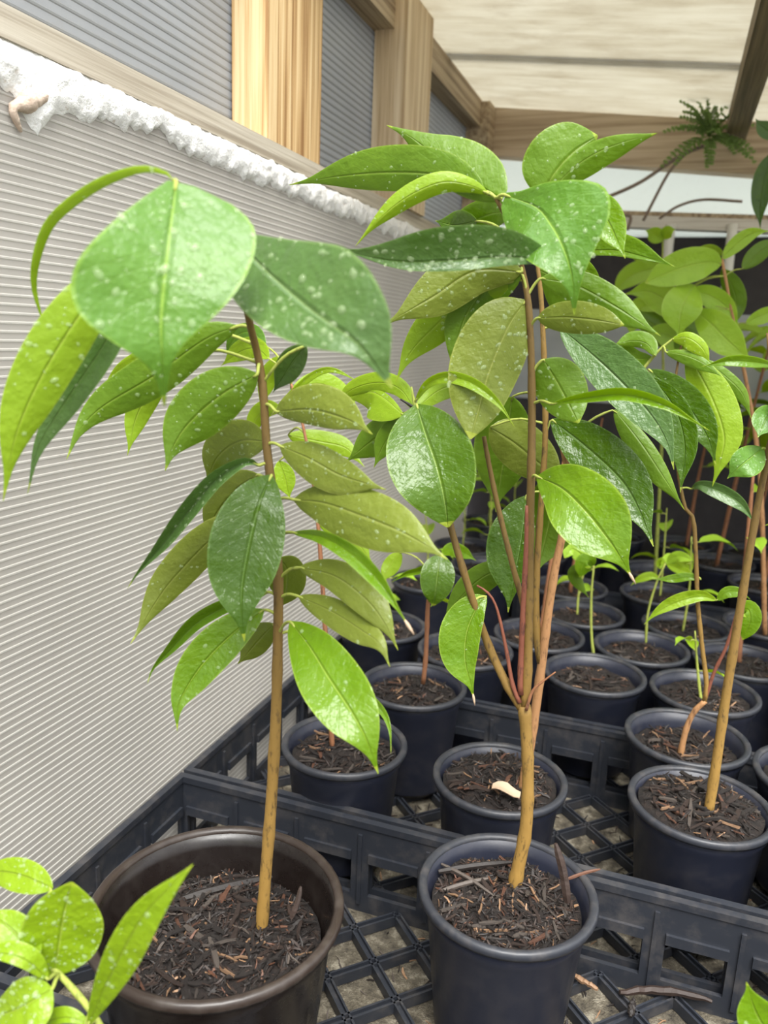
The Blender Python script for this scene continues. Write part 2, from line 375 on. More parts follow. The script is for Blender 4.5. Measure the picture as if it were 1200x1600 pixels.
RNG = random.Random(11)
STEMS = {}
SS = [-1, -.93, -.7, -.42, -.18, 0, .18, .42, .7, .93, 1]
def build_leaf(parent, mid, R, Q, al, ar, bl, br, face_sign, top, under, kind='std', pet=None, pet_mat='stalk_green', drops=0, drop_r=(.0006, .0019), wav=.02, name='leaf', pet_r=.0011, thick=.00022, NL=26):
    """mid: NL+1 midrib points; R right side vectors, Q depth vectors; a = lateral, b = depth half width; face_sign +1 when the top looks along -Q"""
    N = len(mid) - 1; grid = []; ph = RNG.uniform(0, 6.3)
    KL, KR = kind if isinstance(kind, tuple) else (kind, kind)
    for i, p in enumerate(mid):
        u = i / N; wL, wR = prof(KL, u), prof(KR, u); row = []
        for s in SS:
            k = abs(s); a = (ar if s > 0 else -al); b = (br if s > 0 else bl); w = wR if s > 0 else wL
            wob = wav * max(abs(ar), abs(al)) * k * k * sin(u * 17 + ph + (2 if s > 0 else 0)) * min(1, w * 1.4)
            row.append(p + R[i] * (a * k * w) + Q[i] * (b * (k ** 1.35) * w + wob))
        grid.append(row)
    M = len(SS); nv = (N + 1) * M; nor = []
    for i in range(N + 1):
        for j in range(M):
            du = grid[min(i + 1, N)][j] - grid[max(i - 1, 0)][j]; dv = grid[i][min(j + 1, M - 1)] - grid[i][max(j - 1, 0)]
            n = dv.cross(du)                     # towards the camera for an unrolled leaf
            if n.length < 1e-12: n = -Q[i]
            nor.append(n.normalized() * face_sign)
    verts = []; uvs = []
    for sgn in (1, -1):
        for i in range(N + 1):
            for j in range(M):
                edge = 0 if (j in (0, M - 1) or i == N) else 1
                verts.append(grid[i][j] + nor[i * M + j] * (sgn * thick * edge)); uvs.append((i / N, SS[j] * .5 + .5))
    faces = []; mi = []
    for layer in (0, 1):
        o = layer * nv
        for i in range(N):
            for j in range(M - 1):
                q = [o + i * M + j, o + i * M + j + 1, o + (i + 1) * M + j + 1, o + (i + 1) * M + j]
                # q winding (v then u) has normal dv x du
                if (layer == 0) != (face_sign > 0): q.reverse()
                faces.append(tuple(q)); mi.append(layer)
    lo = mesh_obj(name, verts, faces, [top, under], parent, mi, True, uvs)
    if pet is not None:
        a, b = Vector(pet), mid[0]; d = (b - a)
        c = a + d * .5 + Vector((0, 0, .12 * d.length))
        pts = catmull([a, c, b, mid[1]], 8)
        MB().tube(pts, [pet_r * 1.35] + [pet_r] * 6 + [pet_r * .8, pet_r * .5], 6).build('petiole', pet_mat, lo, True)
    if drops:
        V = []; Fc = []
        vis = -1 if face_sign < 0 else 1
        for _ in range(int(drops * 1.5)):
            fi = RNG.uniform(.04, .9) * N; i = int(fi)
            if RNG.random() > prof(KL, fi / N): continue
            fj = RNG.uniform(.4, M - 1.4); j = int(fj)
            f, g = fi - i, fj - j
            p = (grid[i][j] * (1 - f) + grid[i + 1][j] * f) * (1 - g) + (grid[i][j + 1] * (1 - f) + grid[i + 1][j + 1] * f) * g
            n = nor[i * M + j] * vis             # drops on the side that faces the camera
            p = p + n * thick
            r = drop_r[0] + (drop_r[1] - drop_r[0]) * RNG.random() ** 2.6
            e1 = n.orthogonal().normalized(); e2 = n.cross(e1); an = RNG.uniform(0, 6.28); st = RNG.uniform(.8, 1.35)
            e1, e2 = e1 * cos(an) + e2 * sin(an), e2 * cos(an) - e1 * sin(an)
            b = len(V); K = 7
            for rr, hh in ((1, -.05), (.82, .33), (.45, .56)):
                for k in range(K):
                    a = 2 * pi * k / K; V.append(p + (e1 * cos(a) * st + e2 * sin(a) / st) * r * rr + n * r * hh * .8)
            V.append(p + n * r * .52)
            for ring in (0, 1):
                for k in range(K):
                    k2 = (k + 1) % K; Fc.append((b + ring * K + k, b + ring * K + k2, b + ring * K + K + k2, b + ring * K + K + k))
            for k in range(K): Fc.append((b + 2 * K + k, b + 2 * K + (k + 1) % K, b + 3 * K))
            Fc.append(tuple(b + k for k in reversed(range(K))))
        d = mesh_obj('water_droplets', V, Fc, 'water', lo); d['kind'] = 'stuff'
    return lo

TOPS = dict(mid='leaf_top_mid', dark='leaf_top_dark', blue='leaf_top_blue', bright='leaf_top_bright', pale='leaf_top_pale', lime='leaf_top_lime', fresh='leaf_top_fresh')
UND = dict(olive='leaf_under_olive', green='leaf_under_green', lime='leaf_under_lime')
def photo_leaf(parent, y0, pts, wl, wr, dys, face='T', top='mid', under='green', pet=None, petdy=0, fold=.16, dry=False, tilt=0.0, kind='std', drops=0, drop_r=(.0006, .0019), wav=.03, pet_mat='stalk_green'):
    """a leaf whose midrib is seen at the pixels pts, on planes y = y0 + dys (start, middle, end); wl, wr seen half widths in pixels"""
    P = [tuple(float(c) for c in q.split(',')) for q in pts.split()]
    n = len(P); d0, d1, d2 = dys; W3 = []
    for i, (x, y) in enumerate(P):
        t = i / (n - 1); dy = d0 * (1 - t) * (1 - 2 * t) + 4 * d1 * t * (1 - t) + d2 * t * (2 * t - 1)
        W3.append(on_y(x, y, y0 + dy))
    mid = catmull(W3, 26, True); N = len(mid) - 1; R = []; Q = []; dep = 0
    for i, p in enumerate(mid):
        t = (mid[min(i + 1, N)] - mid[max(i - 1, 0)]).normalized(); v = (p - CAMPOS).normalized()
        r = v.cross(t)
        r = r.normalized() if r.length > .05 else (R[-1] if R else r.normalized())
        R.append(r); Q.append(v); dep += (p - CAMPOS).dot(FWD)
    for _ in range(3):
        R = [(R[max(i - 1, 0)] + R[i] * 2 + R[min(i + 1, N)]).normalized() for i in range(N + 1)]
        Q = [(Q[max(i - 1, 0)] + Q[i] * 2 + Q[min(i + 1, N)]).normalized() for i in range(N + 1)]
    sc = dep / (N + 1) / F
    al, ar = wl * sc, wr * sc; mx = max(abs(al), abs(ar))
    full = mx * sqrt(1 + fold * fold)
    cap = max(fold, .25)
    dl = min(sqrt(max(full ** 2 - al ** 2, 0)), cap * abs(al)); dr = min(sqrt(max(full ** 2 - ar ** 2, 0)), cap * abs(ar))
    sg = -1 if face == 'T' else 1
    bl, br = sg * min(dl, 1.6 * mx) - tilt * mx, sg * min(dr, 1.6 * mx) + tilt * mx
    pp = on_y(pet[0], pet[1], y0 + petdy) if pet else None
    if parent.name in STEMS:                       # every leaf stalk starts on the wood of its plant
        ref = pp if pp is not None else mid[0]; near = min(STEMS[parent.name], key=lambda q: (q - ref).length)
        if pp is not None: pp = near if (near - pp).length < .03 else pp
        elif (near - mid[0]).length > .0035: pp = near
    # dv (left to right = -R .. +R), dv x du = R x t = -Q -> towards camera
    lf = build_leaf(parent, mid, R, Q, al, ar, bl, br, 1 if face == 'T' else -1, TOPS[top], UND[under], kind, pp, pet_mat, drops, drop_r, wav)
    if dry:
        d = (mid[-1] - mid[-3]).normalized()
        o = MB().tube([mid[-1] - d * .003, mid[-1], mid[-1] + d * .003, mid[-1] + d * .0065], [.0006, .0011, .0009, .0003], 7).build('dry_tip', 'dry_tip', lf, True); o['label'] = 'pale withered leaf tip'
    return lf

def world_leaf(parent, base, az, length, width, rise=.3, droop=1.0, roll=0.0, top='lime', under='lime', pet=None, kind='std', fold=.3, NL=12, pet_r=.0009):
    """a leaf grown from base outward in the direction az, rising first and drooping at its end"""
    pts = []; p = Vector(base); ang = rise
    for i in range(NL + 1):
        pts.append(p.copy()); ang = rise - droop * (i / NL) ** 1.2
        p += Vector((cos(az) * cos(ang), sin(az) * cos(ang), sin(ang))) * length / NL
    R = []; Q = []
    for i in range(NL + 1):
        t = (pts[min(i + 1, NL)] - pts[max(i - 1, 0)]).normalized()
        side = Vector((sin(az), -cos(az), 0)); up = side.cross(t).normalized()
        r = side * cos(roll) + up * sin(roll); u2 = up * cos(roll) - side * sin(roll)
        R.append(r); Q.append(-u2)              # Q points away from the top side
    return build_leaf(parent, pts, R, Q, width / 2, width / 2, -fold * width / 2, -fold * width / 2, 1, TOPS[top], UND[under], kind, pet, 'stalk_green', 0, wav=.04, pet_r=pet_r)

# ------------------------------------------------------------------ pots, soil and bark
def pot_proto(name, D, Ht, body, rimmat):
    r = D / 2; rb = r * .72; th = .0016
    b = MB().lathe([(0.0005, .002), (rb - .004, .002), (rb, 0), (rb + .001, .004), (r - .0085, Ht - .022), (r - .0050, Ht - .016), (r - .0045, Ht - .004), (r - .0075, Ht - .004),
                    (r - .0085, Ht - .016), (r - .0125, Ht - .024), (rb - th, .004), (.0005, .004)], n=44)
    rm = MB().lathe([(r - .0070, Ht - .0075), (r - .0012, Ht - .0078), (r, Ht - .005), (r - .0004, Ht - .0015), (r - .0022, Ht), (r - .0052, Ht - .0002), (r - .0076, Ht - .002)], n=44, close=True)
    def me(mb, nm, mt):
        d = bpy.data.meshes.new(nm); d.from_pydata(mb.v, [], mb.f); d.materials.append(MATS[mt])
        d.polygons.foreach_set('use_smooth', [True] * len(d.polygons)); d.update(); return d
    return me(b, 'pot', body), me(rm, 'rim', rimmat), D, Ht
POT = pot_proto('pot', .139, .1345, 'pot_black', 'pot_rim_black')
WIDE = pot_proto('pot', .147, .1345, 'pot_black', 'pot_rim_black')
BIG = pot_proto('pot', .186, .163, 'pot_brown', 'pot_rim_brown')
POTZ = .012
def add_pot(root, P=POT):
    o = link_mesh('pot', P[0], root, (0, 0, 0)); link_mesh('rim', P[1], o, (0, 0, 0)); return o
def soil_height(c, rs, zs, mound, x, y):
    q = min(1, sqrt((x - c[0]) ** 2 + (y - c[1]) ** 2) / rs)
    return zs + mound * (1 - q * q) + .0045 * noise.noise(Vector((x * 55, y * 55, c[0] * 9))) + .0035 * noise.noise(Vector((x * 140, y * 140, 3)))
def add_soil(root, c, rs, zs, mound=.005):
    V = [Vector((c[0], c[1], soil_height(c, rs, zs, mound, c[0], c[1])))]; Fc = []; NR, NA = 12, 36
    for i in range(1, NR + 1):
        for k in range(NA):
            a = 2 * pi * k / NA; x = c[0] + rs * i / NR * cos(a); y = c[1] + rs * i / NR * sin(a)
            V.append(Vector((x, y, soil_height(c, rs, zs, mound, x, y))))
    for k in range(NA): V.append(Vector((c[0] + rs * .96 * cos(2 * pi * k / NA), c[1] + rs * .96 * sin(2 * pi * k / NA), zs - .02)))
    for k in range(NA): Fc.append((0, 1 + k, 1 + (k + 1) % NA))
    for i in range(NR):
        for k in range(NA):
            k2 = (k + 1) % NA; Fc.append((1 + i * NA + k, 1 + (i + 1) * NA + k, 1 + (i + 1) * NA + k2, 1 + i * NA + k2))
    Fc.append(tuple(1 + NR * NA + k for k in reversed(range(NA))))
    return mesh_obj('soil', V, Fc, 'potting_soil', root)
def chip_mesh(k):
    rg = random.Random(100 + k); V = []; n = 5
    L = 1.0; w = rg.uniform(.07, .19); th = rg.uniform(.04, .09); bend = rg.uniform(-.1, .1)
    for i in range(n):
        t = i / (n - 1); x = (t - .5) * L; ww = w * (.35 + .65 * sin(pi * (.12 + .76 * t))) * rg.uniform(.75, 1.2); cy = bend * sin(pi * t) + rg.uniform(-.02, .02); cz = rg.uniform(-.02, .03)
        for sy, sz in ((-1, -1), (1, -1), (1, 1), (-1, 1)): V.append((x + rg.uniform(-.04, .04), cy + sy * ww / 2, cz + sz * th / 2 * rg.uniform(.7, 1.2)))
    Fc = [(0, 1, 2, 3), tuple((n - 1) * 4 + q for q in (3, 2, 1, 0))]
    for i in range(n - 1):
        for q in range(4): Fc.append((i * 4 + q, i * 4 + (q + 1) % 4 + 0, (i + 1) * 4 + (q + 1) % 4, (i + 1) * 4 + q)[::-1])
    return V, Fc
CHIPS = []
for k in range(15):
    V, Fc = chip_mesh(k); me = bpy.data.meshes.new('bark_chip'); me.from_pydata(V, [], Fc)
    me.materials.append(CHIPM[(0, 0, 1, 0, 2, 0, 1, 0, 0, 2, 1, 0, 3, 4, 0)[k]]); me.update(); CHIPS.append((me, V, Fc))
def chip_place(rg, c, rs, zs, mound, Lr, inner):
    a = rg.uniform(0, 2 * pi); q = sqrt(rg.uniform(inner ** 2, 1)); L = rg.uniform(*Lr)
    x, y = c[0] + cos(a) * (rs - L * .5) * q, c[1] + sin(a) * (rs - L * .5) * q
    z = soil_height(c, rs, zs, mound, x, y) + L * .04 + .0008
    return Vector((x, y, z)), (rg.gauss(0, .3), rg.gauss(0, .16), rg.uniform(0, 2 * pi)), L
def add_chips(soil, c, rs, zs, mound, count, Lr, seed, inner=.1):
    rg = random.Random(seed); off = wloc(soil)
    for _ in range(count):
        p, e, L = chip_place(rg, c, rs, zs, mound, Lr, inner)
        o = link_mesh('bark_chip', CHIPS[rg.randrange(15)][0], soil, p - off); o.rotation_euler = e; o.scale = (L, L * rg.uniform(.7, 1.2), L)
def add_crumbs(soil, c, rs, zs, mound, count, Lr, seed, mats=None):
    """fine bark litter, too small to pick apart: one stuff mesh"""
    rg = random.Random(seed); V = []; Fc = []; mi = []
    for _ in range(count):
        p, e, L = chip_place(rg, c, rs, zs, mound, Lr, 0); e = (e[0] * 2, e[1] * 2.6, e[2]); k = rg.randrange(15); cm = Matrix.Rotation(e[2], 3, 'Z') @ Matrix.Rotation(e[1], 3, 'Y') @ Matrix.Rotation(e[0], 3, 'X')
        b = len(V); V += [p + cm @ (Vector(v) * L) for v in CHIPS[k][1]]; Fc += [tuple(b + i for i in f) for f in CHIPS[k][2]]; mi += [rg.choice((0, 0, 1, 1, 2, 3, 4) if rg.random() < .22 else (0, 0, 1))] * len(CHIPS[k][2])
    d = mesh_obj('bark_litter', V, Fc, [x.name for x in CHIPM], soil, mi, False); d['kind'] = 'stuff'
    return d
def stem(parent, name, pts, radii, mat, n=10, segs=28, knots=True):
    c = catmull(pts, segs); N = len(c) - 1; rr = []
    for i in range(N + 1):
        f = i / N * (len(radii) - 1); k = min(int(f), len(radii) - 2); r = radii[k] + (radii[k + 1] - radii[k]) * (f - k)
        if knots and i % 5 == 3: r *= 1.12
        rr.append(r)
    if name in ('stem', 'branch'): STEMS.setdefault(parent.name, []).extend(c)
    return MB().tube(c, rr, n).build(name, mat, parent, True)
def pstem(parent, name, y0, pts, radii, mat, dys=None, **kw):
    P = [tuple(float(c) for c in q.split(',')) for q in pts.split()]
    W3 = [on_y(q[0], q[1], y0 + (q[2] if len(q) > 2 else 0)) for q in P]
    return stem(parent, name, W3, radii, mat, **kw)

# ------------------------------------------------------------------ the greenhouse
WX = -.465                                        # inner face of the left wall
wall = empty('wall_left', (WX, .3, 0), kind='structure')
def corrugated(name, x, y0, y1, z0, z1, pitch, depth, mat, parent, rib):
    V = []; Fc = []; z = z0; prof_ = []
    while z < z1 - pitch * .5:
        prof_ += [(x, z), (x, z + pitch * .62), (x + depth, z + pitch * .72), (x + depth, z + pitch * .9)]; z += pitch
    prof_.append((x, z))
    for (px_, pz_) in prof_: V += [(px_, y0, pz_), (px_, y1, pz_)]
    for i in range(len(prof_) - 1): Fc.append((2 * i, 2 * i + 2, 2 * i + 3, 2 * i + 1))
    n = len(V); V += [(x - .006, y0, z0), (x - .006, y1, z0), (x - .006, y0, z), (x - .006, y1, z)]
    Fc.append((n, n + 1, n + 3, n + 2))
    mi = [1 if (k % 4) in (1, 2, 3) else 0 for k in range(len(Fc) - 1)] + [0]
    return mesh_obj(name, V, Fc, [mat, rib], parent, mi, smooth=False)
corrugated('polycarbonate_panel', WX, -.5, 2.0, -.05, .775, .0066, .0006, 'poly_lower', wall, 'poly_rib')
for y0, y1 in ((-.5, .94), (.94, 1.395), (1.395, 2.0)):
    corrugated('polycarbonate_panel', WX - .045, y0, y1, .775, 1.14, .0098, .0005, 'poly_upper', wall, 'poly_rib_dark')
sill = MB().box(WX - .044, WX + .004, -.5, 2.0, .776, .798).build('trim_1', 'sill_wood'); tag(sill, kind='structure')
def post(y0, y1, mat, zt=1.13, x1=WX + .012):
    o = empty('wall_post', (WX - .02, (y0 + y1) / 2, .798)); x0 = WX - .036
    return o, MB().box(x0, x1, y0, y1, .798, zt)
o = MB().box(WX - .042, WX + .004, .867, 1.012, .798, 1.125).build('wall_post', 'post_wood')
tag(o, 'thick yellow pine post with bold vertical grain on the white sill', 'post')
o = MB().box(WX - .042, WX + .012, 1.316, 1.46, .798, 1.125).build('wall_post', 'post_wood_pale')
tag(o, 'pale pine post crossing in front of the sloping dark top plate', 'post')
o = MB().box(WX - .042, WX + .012, 1.925, 2.03, .798, 1.115).build('wall_post', 'plate_wood')
tag(o, 'short brown corner post where top plate meets back beam', 'post')
# top plate along the wall
def roof_z(x): return 1.12 - .1 * (x + .465)
o = MB().box(WX - .07, WX - .008, .2, 1.93, 1.062, 1.118).build('trim_2', 'plate_wood'); tag(o, kind='structure')
# back beam, sloping with the roof
bx0, bx1 = WX - .01, 1.0
o = MB().hexa([(bx0, 1.985, roof_z(bx0) - .108), (bx1, 1.985, roof_z(bx1) - .108), (bx0, 2.03, roof_z(bx0) - .108), (bx1, 2.03, roof_z(bx1) - .108),
               (bx0, 1.985, roof_z(bx0) - .002), (bx1, 1.985, roof_z(bx1) - .002), (bx0, 2.03, roof_z(bx0) - .002), (bx1, 2.03, roof_z(bx1) - .002)]).build('trim_3', 'beam_wood')
tag(o, kind='structure')
# roof boards with an open joint
ceil = empty('ceiling', (.2, 1.5, 1.12), kind='structure')
def roof_board(y0, y1, x0=WX - .08, x1=1.1, dz=0.0):
    a, b = roof_z(x0) + dz, roof_z(x1) + dz
    MB().hexa([(x0, y0, a), (x1, y0, b), (x0, y1, a), (x1, y1, b), (x0, y0, a + .006), (x1, y0, b + .006), (x0, y1, a + .006), (x1, y1, b + .006)]).build('roof_board', 'roof_sheet', ceil)
MB().hexa([(x, y, roof_z(x) + dz) for dz in (.011, .03) for y in (1.634, 1.652) for x in (-.54, 1.1)]).build('joint_batten', 'rafter_wood', ceil)
roof_board(1.647, 2.06); roof_board(1.215, 1.64, dz=.004); roof_board(.9, 1.21)
V = []
o = MB().hexa([(x, y, z + dz) for dz in (-.05, 0) for y in (.9, 2.02) for x, z in ((.058, roof_z(.058)), (.098, roof_z(.098)))]).build('roof_rafter', 'rafter_wood')
tag(o, 'dark weathered rafter under the white roof boards', 'rafter')
# back wall
bw = empty('wall_back', (.25, 2.03, 0), kind='structure')
MB().hexa([(bx0, 2.032, .83), (bx1, 2.032, .83), (bx0, 2.036, .83), (bx1, 2.036, .83), (bx0, 2.032, roof_z(bx0)), (bx1, 2.032, roof_z(bx1)), (bx0, 2.036, roof_z(bx0)), (bx1, 2.036, roof_z(bx1))]).build('glazing_panel', 'back_sheet', bw)
MB().box(bx0, bx1, 2.032, 2.05, .60, .83).build('dark_panel', 'dark_backing', bw)  # plain dark panel below the glazing
MB().box(bx0, bx1, 2.028, 2.031, -.4, .44).build('dark_panel', 'dark_backing', bw)  # dark sheet standing in for the deep shade behind the seedlings
MB().box(bx0, bx1, 2.025, 2.045, .44, .66).build('liner_panel', 'grey_liner', bw)
o = MB().hexa([(bx0, 1.99, .862), (bx1, 1.99, .80), (bx0, 2.031, .862), (bx1, 2.031, .80), (bx0, 1.99, .888), (bx1, 1.99, .826), (bx0, 2.031, .888), (bx1, 2.031, .826)]).build('trim_4', 'rail_wood')
tag(o, kind='structure')
o = MB().hexa([(bx0, 2.0, .889), (bx1, 2.0, .827), (bx0, 2.031, .889), (bx1, 2.031, .827), (bx0, 2.0, .899), (bx1, 2.0, .837), (bx0, 2.031, .899), (bx1, 2.031, .837)]).build('trim_5', 'plate_wood')
tag(o, kind='structure')
for a, b, lb in (((1143, 372), (1132, 470), 'white plastic pipe leaning beside the dark panel, thicker one'), ((1046, 372), (1036, 460), 'white plastic pipe behind the small upright green shoot')):
    A, B = on_y(*a, 1.985), on_y(*b, 1.985); A = A + (A - B).normalized() * .03
    o = MB().tube(catmull([A, (A + B) / 2, B], 6), .011, 12).build('white_pipe', 'pvc_white', smooth=True); tag(o, lb, 'pipe')
# white sealing foam along the top of the lower sheet
V = []; Fc = []; NY, NZ = 420, 10
for i in range(NY + 1):
    y = .30 + (1.9 - .30) * (i / NY) ** 1.25
    n1 = noise.noise(Vector((y * 9, 1, 0))); n2 = noise.noise(Vector((y * 38, 2, 0))); n3 = noise.noise(Vector((y * 120, 5, 0)))
    top = .778 + .004 * n1 + .0022 * n2; bot = .748 + .006 * n1 + .007 * n2 + .006 * n3 - .016 * max(0, noise.noise(Vector((y * 95, 11, 0))) - .28)
    dx = y - .51; bot -= .026 * math.exp(-(dx / .018) ** 2) + .008 * math.exp(-((y - .56) / .01) ** 2); bot += .010 * math.exp(-((y - .66) / .03) ** 2)
    for k in range(NZ + 1):
        t = k / NZ; z = top + (bot - top) * t
        d = (.0042 * sin(pi * min(1, max(0, t * .92 + .06))) + .0026 * noise.noise(Vector((y * 70, z * 90, 3))) + .002 * noise.noise(Vector((y * 210, z * 210, 8)))) * (1 if 0 < k < NZ else 0)
        V.append((WX + .0005 + max(d, .0) + .0018 * (0 < k < NZ), y, z))
for i in range(NY):
    for k in range(NZ):
        a = i * (NZ + 1) + k; Fc.append((a, a + NZ + 1, a + NZ + 2, a + 1))
n0 = len(V)
o = mesh_obj('sealing_foam', V, Fc, 'foam_white'); tag(o, 'lumpy white sealing foam smeared along the wall sill', 'foam')
# dried drip under the foam
a = on_x(52, 150, WX + .003); pts = [a, on_x(36, 162, WX + .004), on_x(20, 168, WX + .004), on_x(24, 185, WX + .003), on_x(33, 206, WX + .002)]
o = MB().tube(catmull(pts, 12), [.003, .0062, .008, .0085, .007, .005, .004, .0035, .003, .003, .0025, .002, .0012], 8)
o.tube(catmull([on_x(48, 158, WX + .002), on_x(70, 150, WX + .003), on_x(94, 143, WX + .001)], 8), [.006, .006, .005, .0045, .004, .003, .003, .002, .001], 8)
o = o.build('foam_drip', 'foam_brown', smooth=True); tag(o, 'brownish dried foam drip hanging below the white foam', 'foam')

# ground, bench
g = MB().box(-6, 6, -6, 8, -.84, -.82).build('floor', 'ground_gravel'); tag(g, kind='structure')  # unseen ground, added to block sky light from below
bench = empty('bench', (.5, 1.0, -.82), 'long nursery bench littered with tan debris under the crates', 'bench')
MB().box(WX + .002, 1.5, -.25, 1.985, -.03, 0).build('bench_top', 'bench_litter', bench)
for x in (WX + .05, 1.4):
    for y in (-.2, .9, 1.9): MB().box(x - .04, x + .04, y - .04, y + .04, -.82, -.03).build('leg', 'rafter_wood', bench)

# ------------------------------------------------------------------ crates
def crate(x0, x1, y0, y1, label, group=None):
    c = empty('plastic_crate', ((x0 + x1) / 2, (y0 + y1) / 2, 0), label, 'crate', group)
    Hc, th = .105, .0045
    def side(a, b, horizontal):
        """one wall with a row of windows, along x (horizontal) or y"""
        L = (b[0] - a[0]) if horizontal else (b[1] - a[1])
        n = max(2, round(L / .0705)); p = L / n; mb = MB()
        def bx(s0, s1, z0, z1, e0=0., e1=th):
            if horizontal: mb.box(a[0] + s0, a[0] + s1, a[1] + e0, a[1] + e1, z0, z1)
            else: mb.box(a[0] + e0, a[0] + e1, a[1] + s0, a[1] + s1, z0, z1)
        bx(0, L, 0, .020); bx(0, L, .068, Hc - .006)
        for k in range(n + 1):
            s = k * p; h = .0095; bx(max(0, s - h), min(L, s + h), .020, .068)
            if 0 < k < n: bx(s - .002, s + .002, .01, .09, -.0022, th + .0022)
        # slanted lip over every window
        for k in range(n):
            s0, s1 = k * p + .0095, (k + 1) * p - .0095; bx(s0, s1, .060, .070, -.003, th + .003)
        return mb.build('wall_panel', 'crate_plastic', c)
    side((x0, y0), (x1, y0), True); side((x0, y1 - th), (x1, y1 - th), True); side((x0, y0), (x0, y1), False); side((x1 - th, y0), (x1 - th, y1), False)
    rm = MB(); e = .0038
    def rbar(ax, ay, bx_, by): rm.box(min(ax, bx_) - e, max(ax, bx_) + e, min(ay, by) - e, max(ay, by) + e, Hc - .007, Hc)
    rbar(x0 + th / 2, y0 + th / 2, x1 - th / 2, y0 + th / 2); rbar(x0 + th / 2, y1 - th / 2, x1 - th / 2, y1 - th / 2)
    rbar(x0 + th / 2, y0 + th / 2 + 2 * e, x0 + th / 2, y1 - th / 2 - 2 * e); rbar(x1 - th / 2, y0 + th / 2 + 2 * e, x1 - th / 2, y1 - th / 2 - 2 * e)
    rm.build('rim', 'crate_plastic', c)
    # diagonal lattice floor: each bar a channel with a raised middle
    X0, X1, Y0, Y1 = x0 + th, x1 - th, y0 + th, y1 - th
    for sgn in (1, -1):
        s = -1.4
        while s < 2.4:
            # line y = sgn*x + s
            pts = []
            for x in (X0, X1):
                y = sgn * x + s
                if Y0 <= y <= Y1: pts.append((x, y))
            for y in (Y0, Y1):
                x = sgn * (y - s)
                if X0 < x < X1: pts.append((x, y))
            if len(pts) >= 2:
                pts.sort(); A, B = pts[0], pts[-1]
                if (B[0] - A[0]) > .02:
                    mb = MB().bar((*A, .0045), (*B, .0045), .0078, .007); d = Vector((B[0] - A[0], B[1] - A[1], 0)).normalized(); r = Vector((d.y, -d.x, 0)) * .0029
                    for q in (-1, 1): mb.bar(Vector((*A, .0095)) + r * q, Vector((*B, .0095)) + r * q, .0019, .0042)
                    mb.build('lattice_bar', 'crate_plastic', c)
            s += .0665
    return c
XA, XB = -.4565, .33
crate(XA, XB, .376, .668, 'black plastic crate holding the large brown pot, window openings along its back')
crate(XA, XB, .676, .9665, 'black plastic crate with diagonal lattice floor, middle one against wall')
crate(XA, XB, .9745, 1.556, 'black plastic crate crowded with seedling pots behind the middle crate')
crate(XA, XB, .078, .368, 'black plastic crate in front of the brown pot crate')
crate(.339, .95, .676, .9665, 'black plastic crate beside the middle crate, away from the wall')
# debris on the bench and lattice
def debris(x0, x1, y0, y1, n, z, Lr, seed, label):
    rg = random.Random(seed); V = []; Fc = []; mi = []
    for _ in range(n):
        k = rg.randrange(15); L = rg.uniform(*Lr); e = rg.uniform(0, 6.28); cm = Matrix.Rotation(e, 3, 'Z') @ Matrix.Rotation(rg.gauss(0, .2), 3, 'Y')
        p = Vector((rg.uniform(x0, x1), rg.uniform(y0, y1), z + L * .06)); b = len(V)
        V += [p + cm @ (Vector(v) * L) for v in CHIPS[k][1]]; Fc += [tuple(b + i for i in f) for f in CHIPS[k][2]]; mi += [rg.choice((0, 0, 1, 2, 4))] * len(CHIPS[k][2])
    o = mesh_obj('soil_debris', V, Fc, [x.name for x in CHIPM], None, mi, False); tag(o, label, 'debris', kind='stuff')
debris(XA + .01, XB - .01, .39, .66, 700, .0005, (.004, .014), 5, 'dark soil crumbs scattered under the front crate lattice')
debris(XA + .01, XB - .01, .69, .95, 700, .0005, (.004, .014), 6, 'dark soil crumbs scattered under the middle crate lattice')

def bark_piece(pts, r, mat, label):
    P = [on_z(float(q.split(',')[0]), float(q.split(',')[1]), .0135 + r) for q in pts.split()]; c = catmull(P, 14); rg = random.Random(int(P[0].x * 1e5))
    o = MB().tube([p + Vector((0, 0, rg.uniform(0, r * .5))) for p in c], [r * (.5 + .5 * min(1, i / 3, (14 - i) / 3)) * rg.uniform(.7, 1.2) for i in range(15)], 6).build('bark_piece', mat, None); tag(o, label, 'bark')
bark_piece('968,1552 1010,1548 1060,1552 1112,1566', .0038, 'chip_brown', 'long dark reddish bark strip lying on the crate lattice')
bark_piece('896,1524 915,1536 934,1546', .0026, 'chip_tan', 'short tan splinter on the lattice beside the black pot')
bark_piece('985,1590 987,1575 990,1562', .003, 'chip_dark', 'short dark bark stub on the lattice by the long strip')
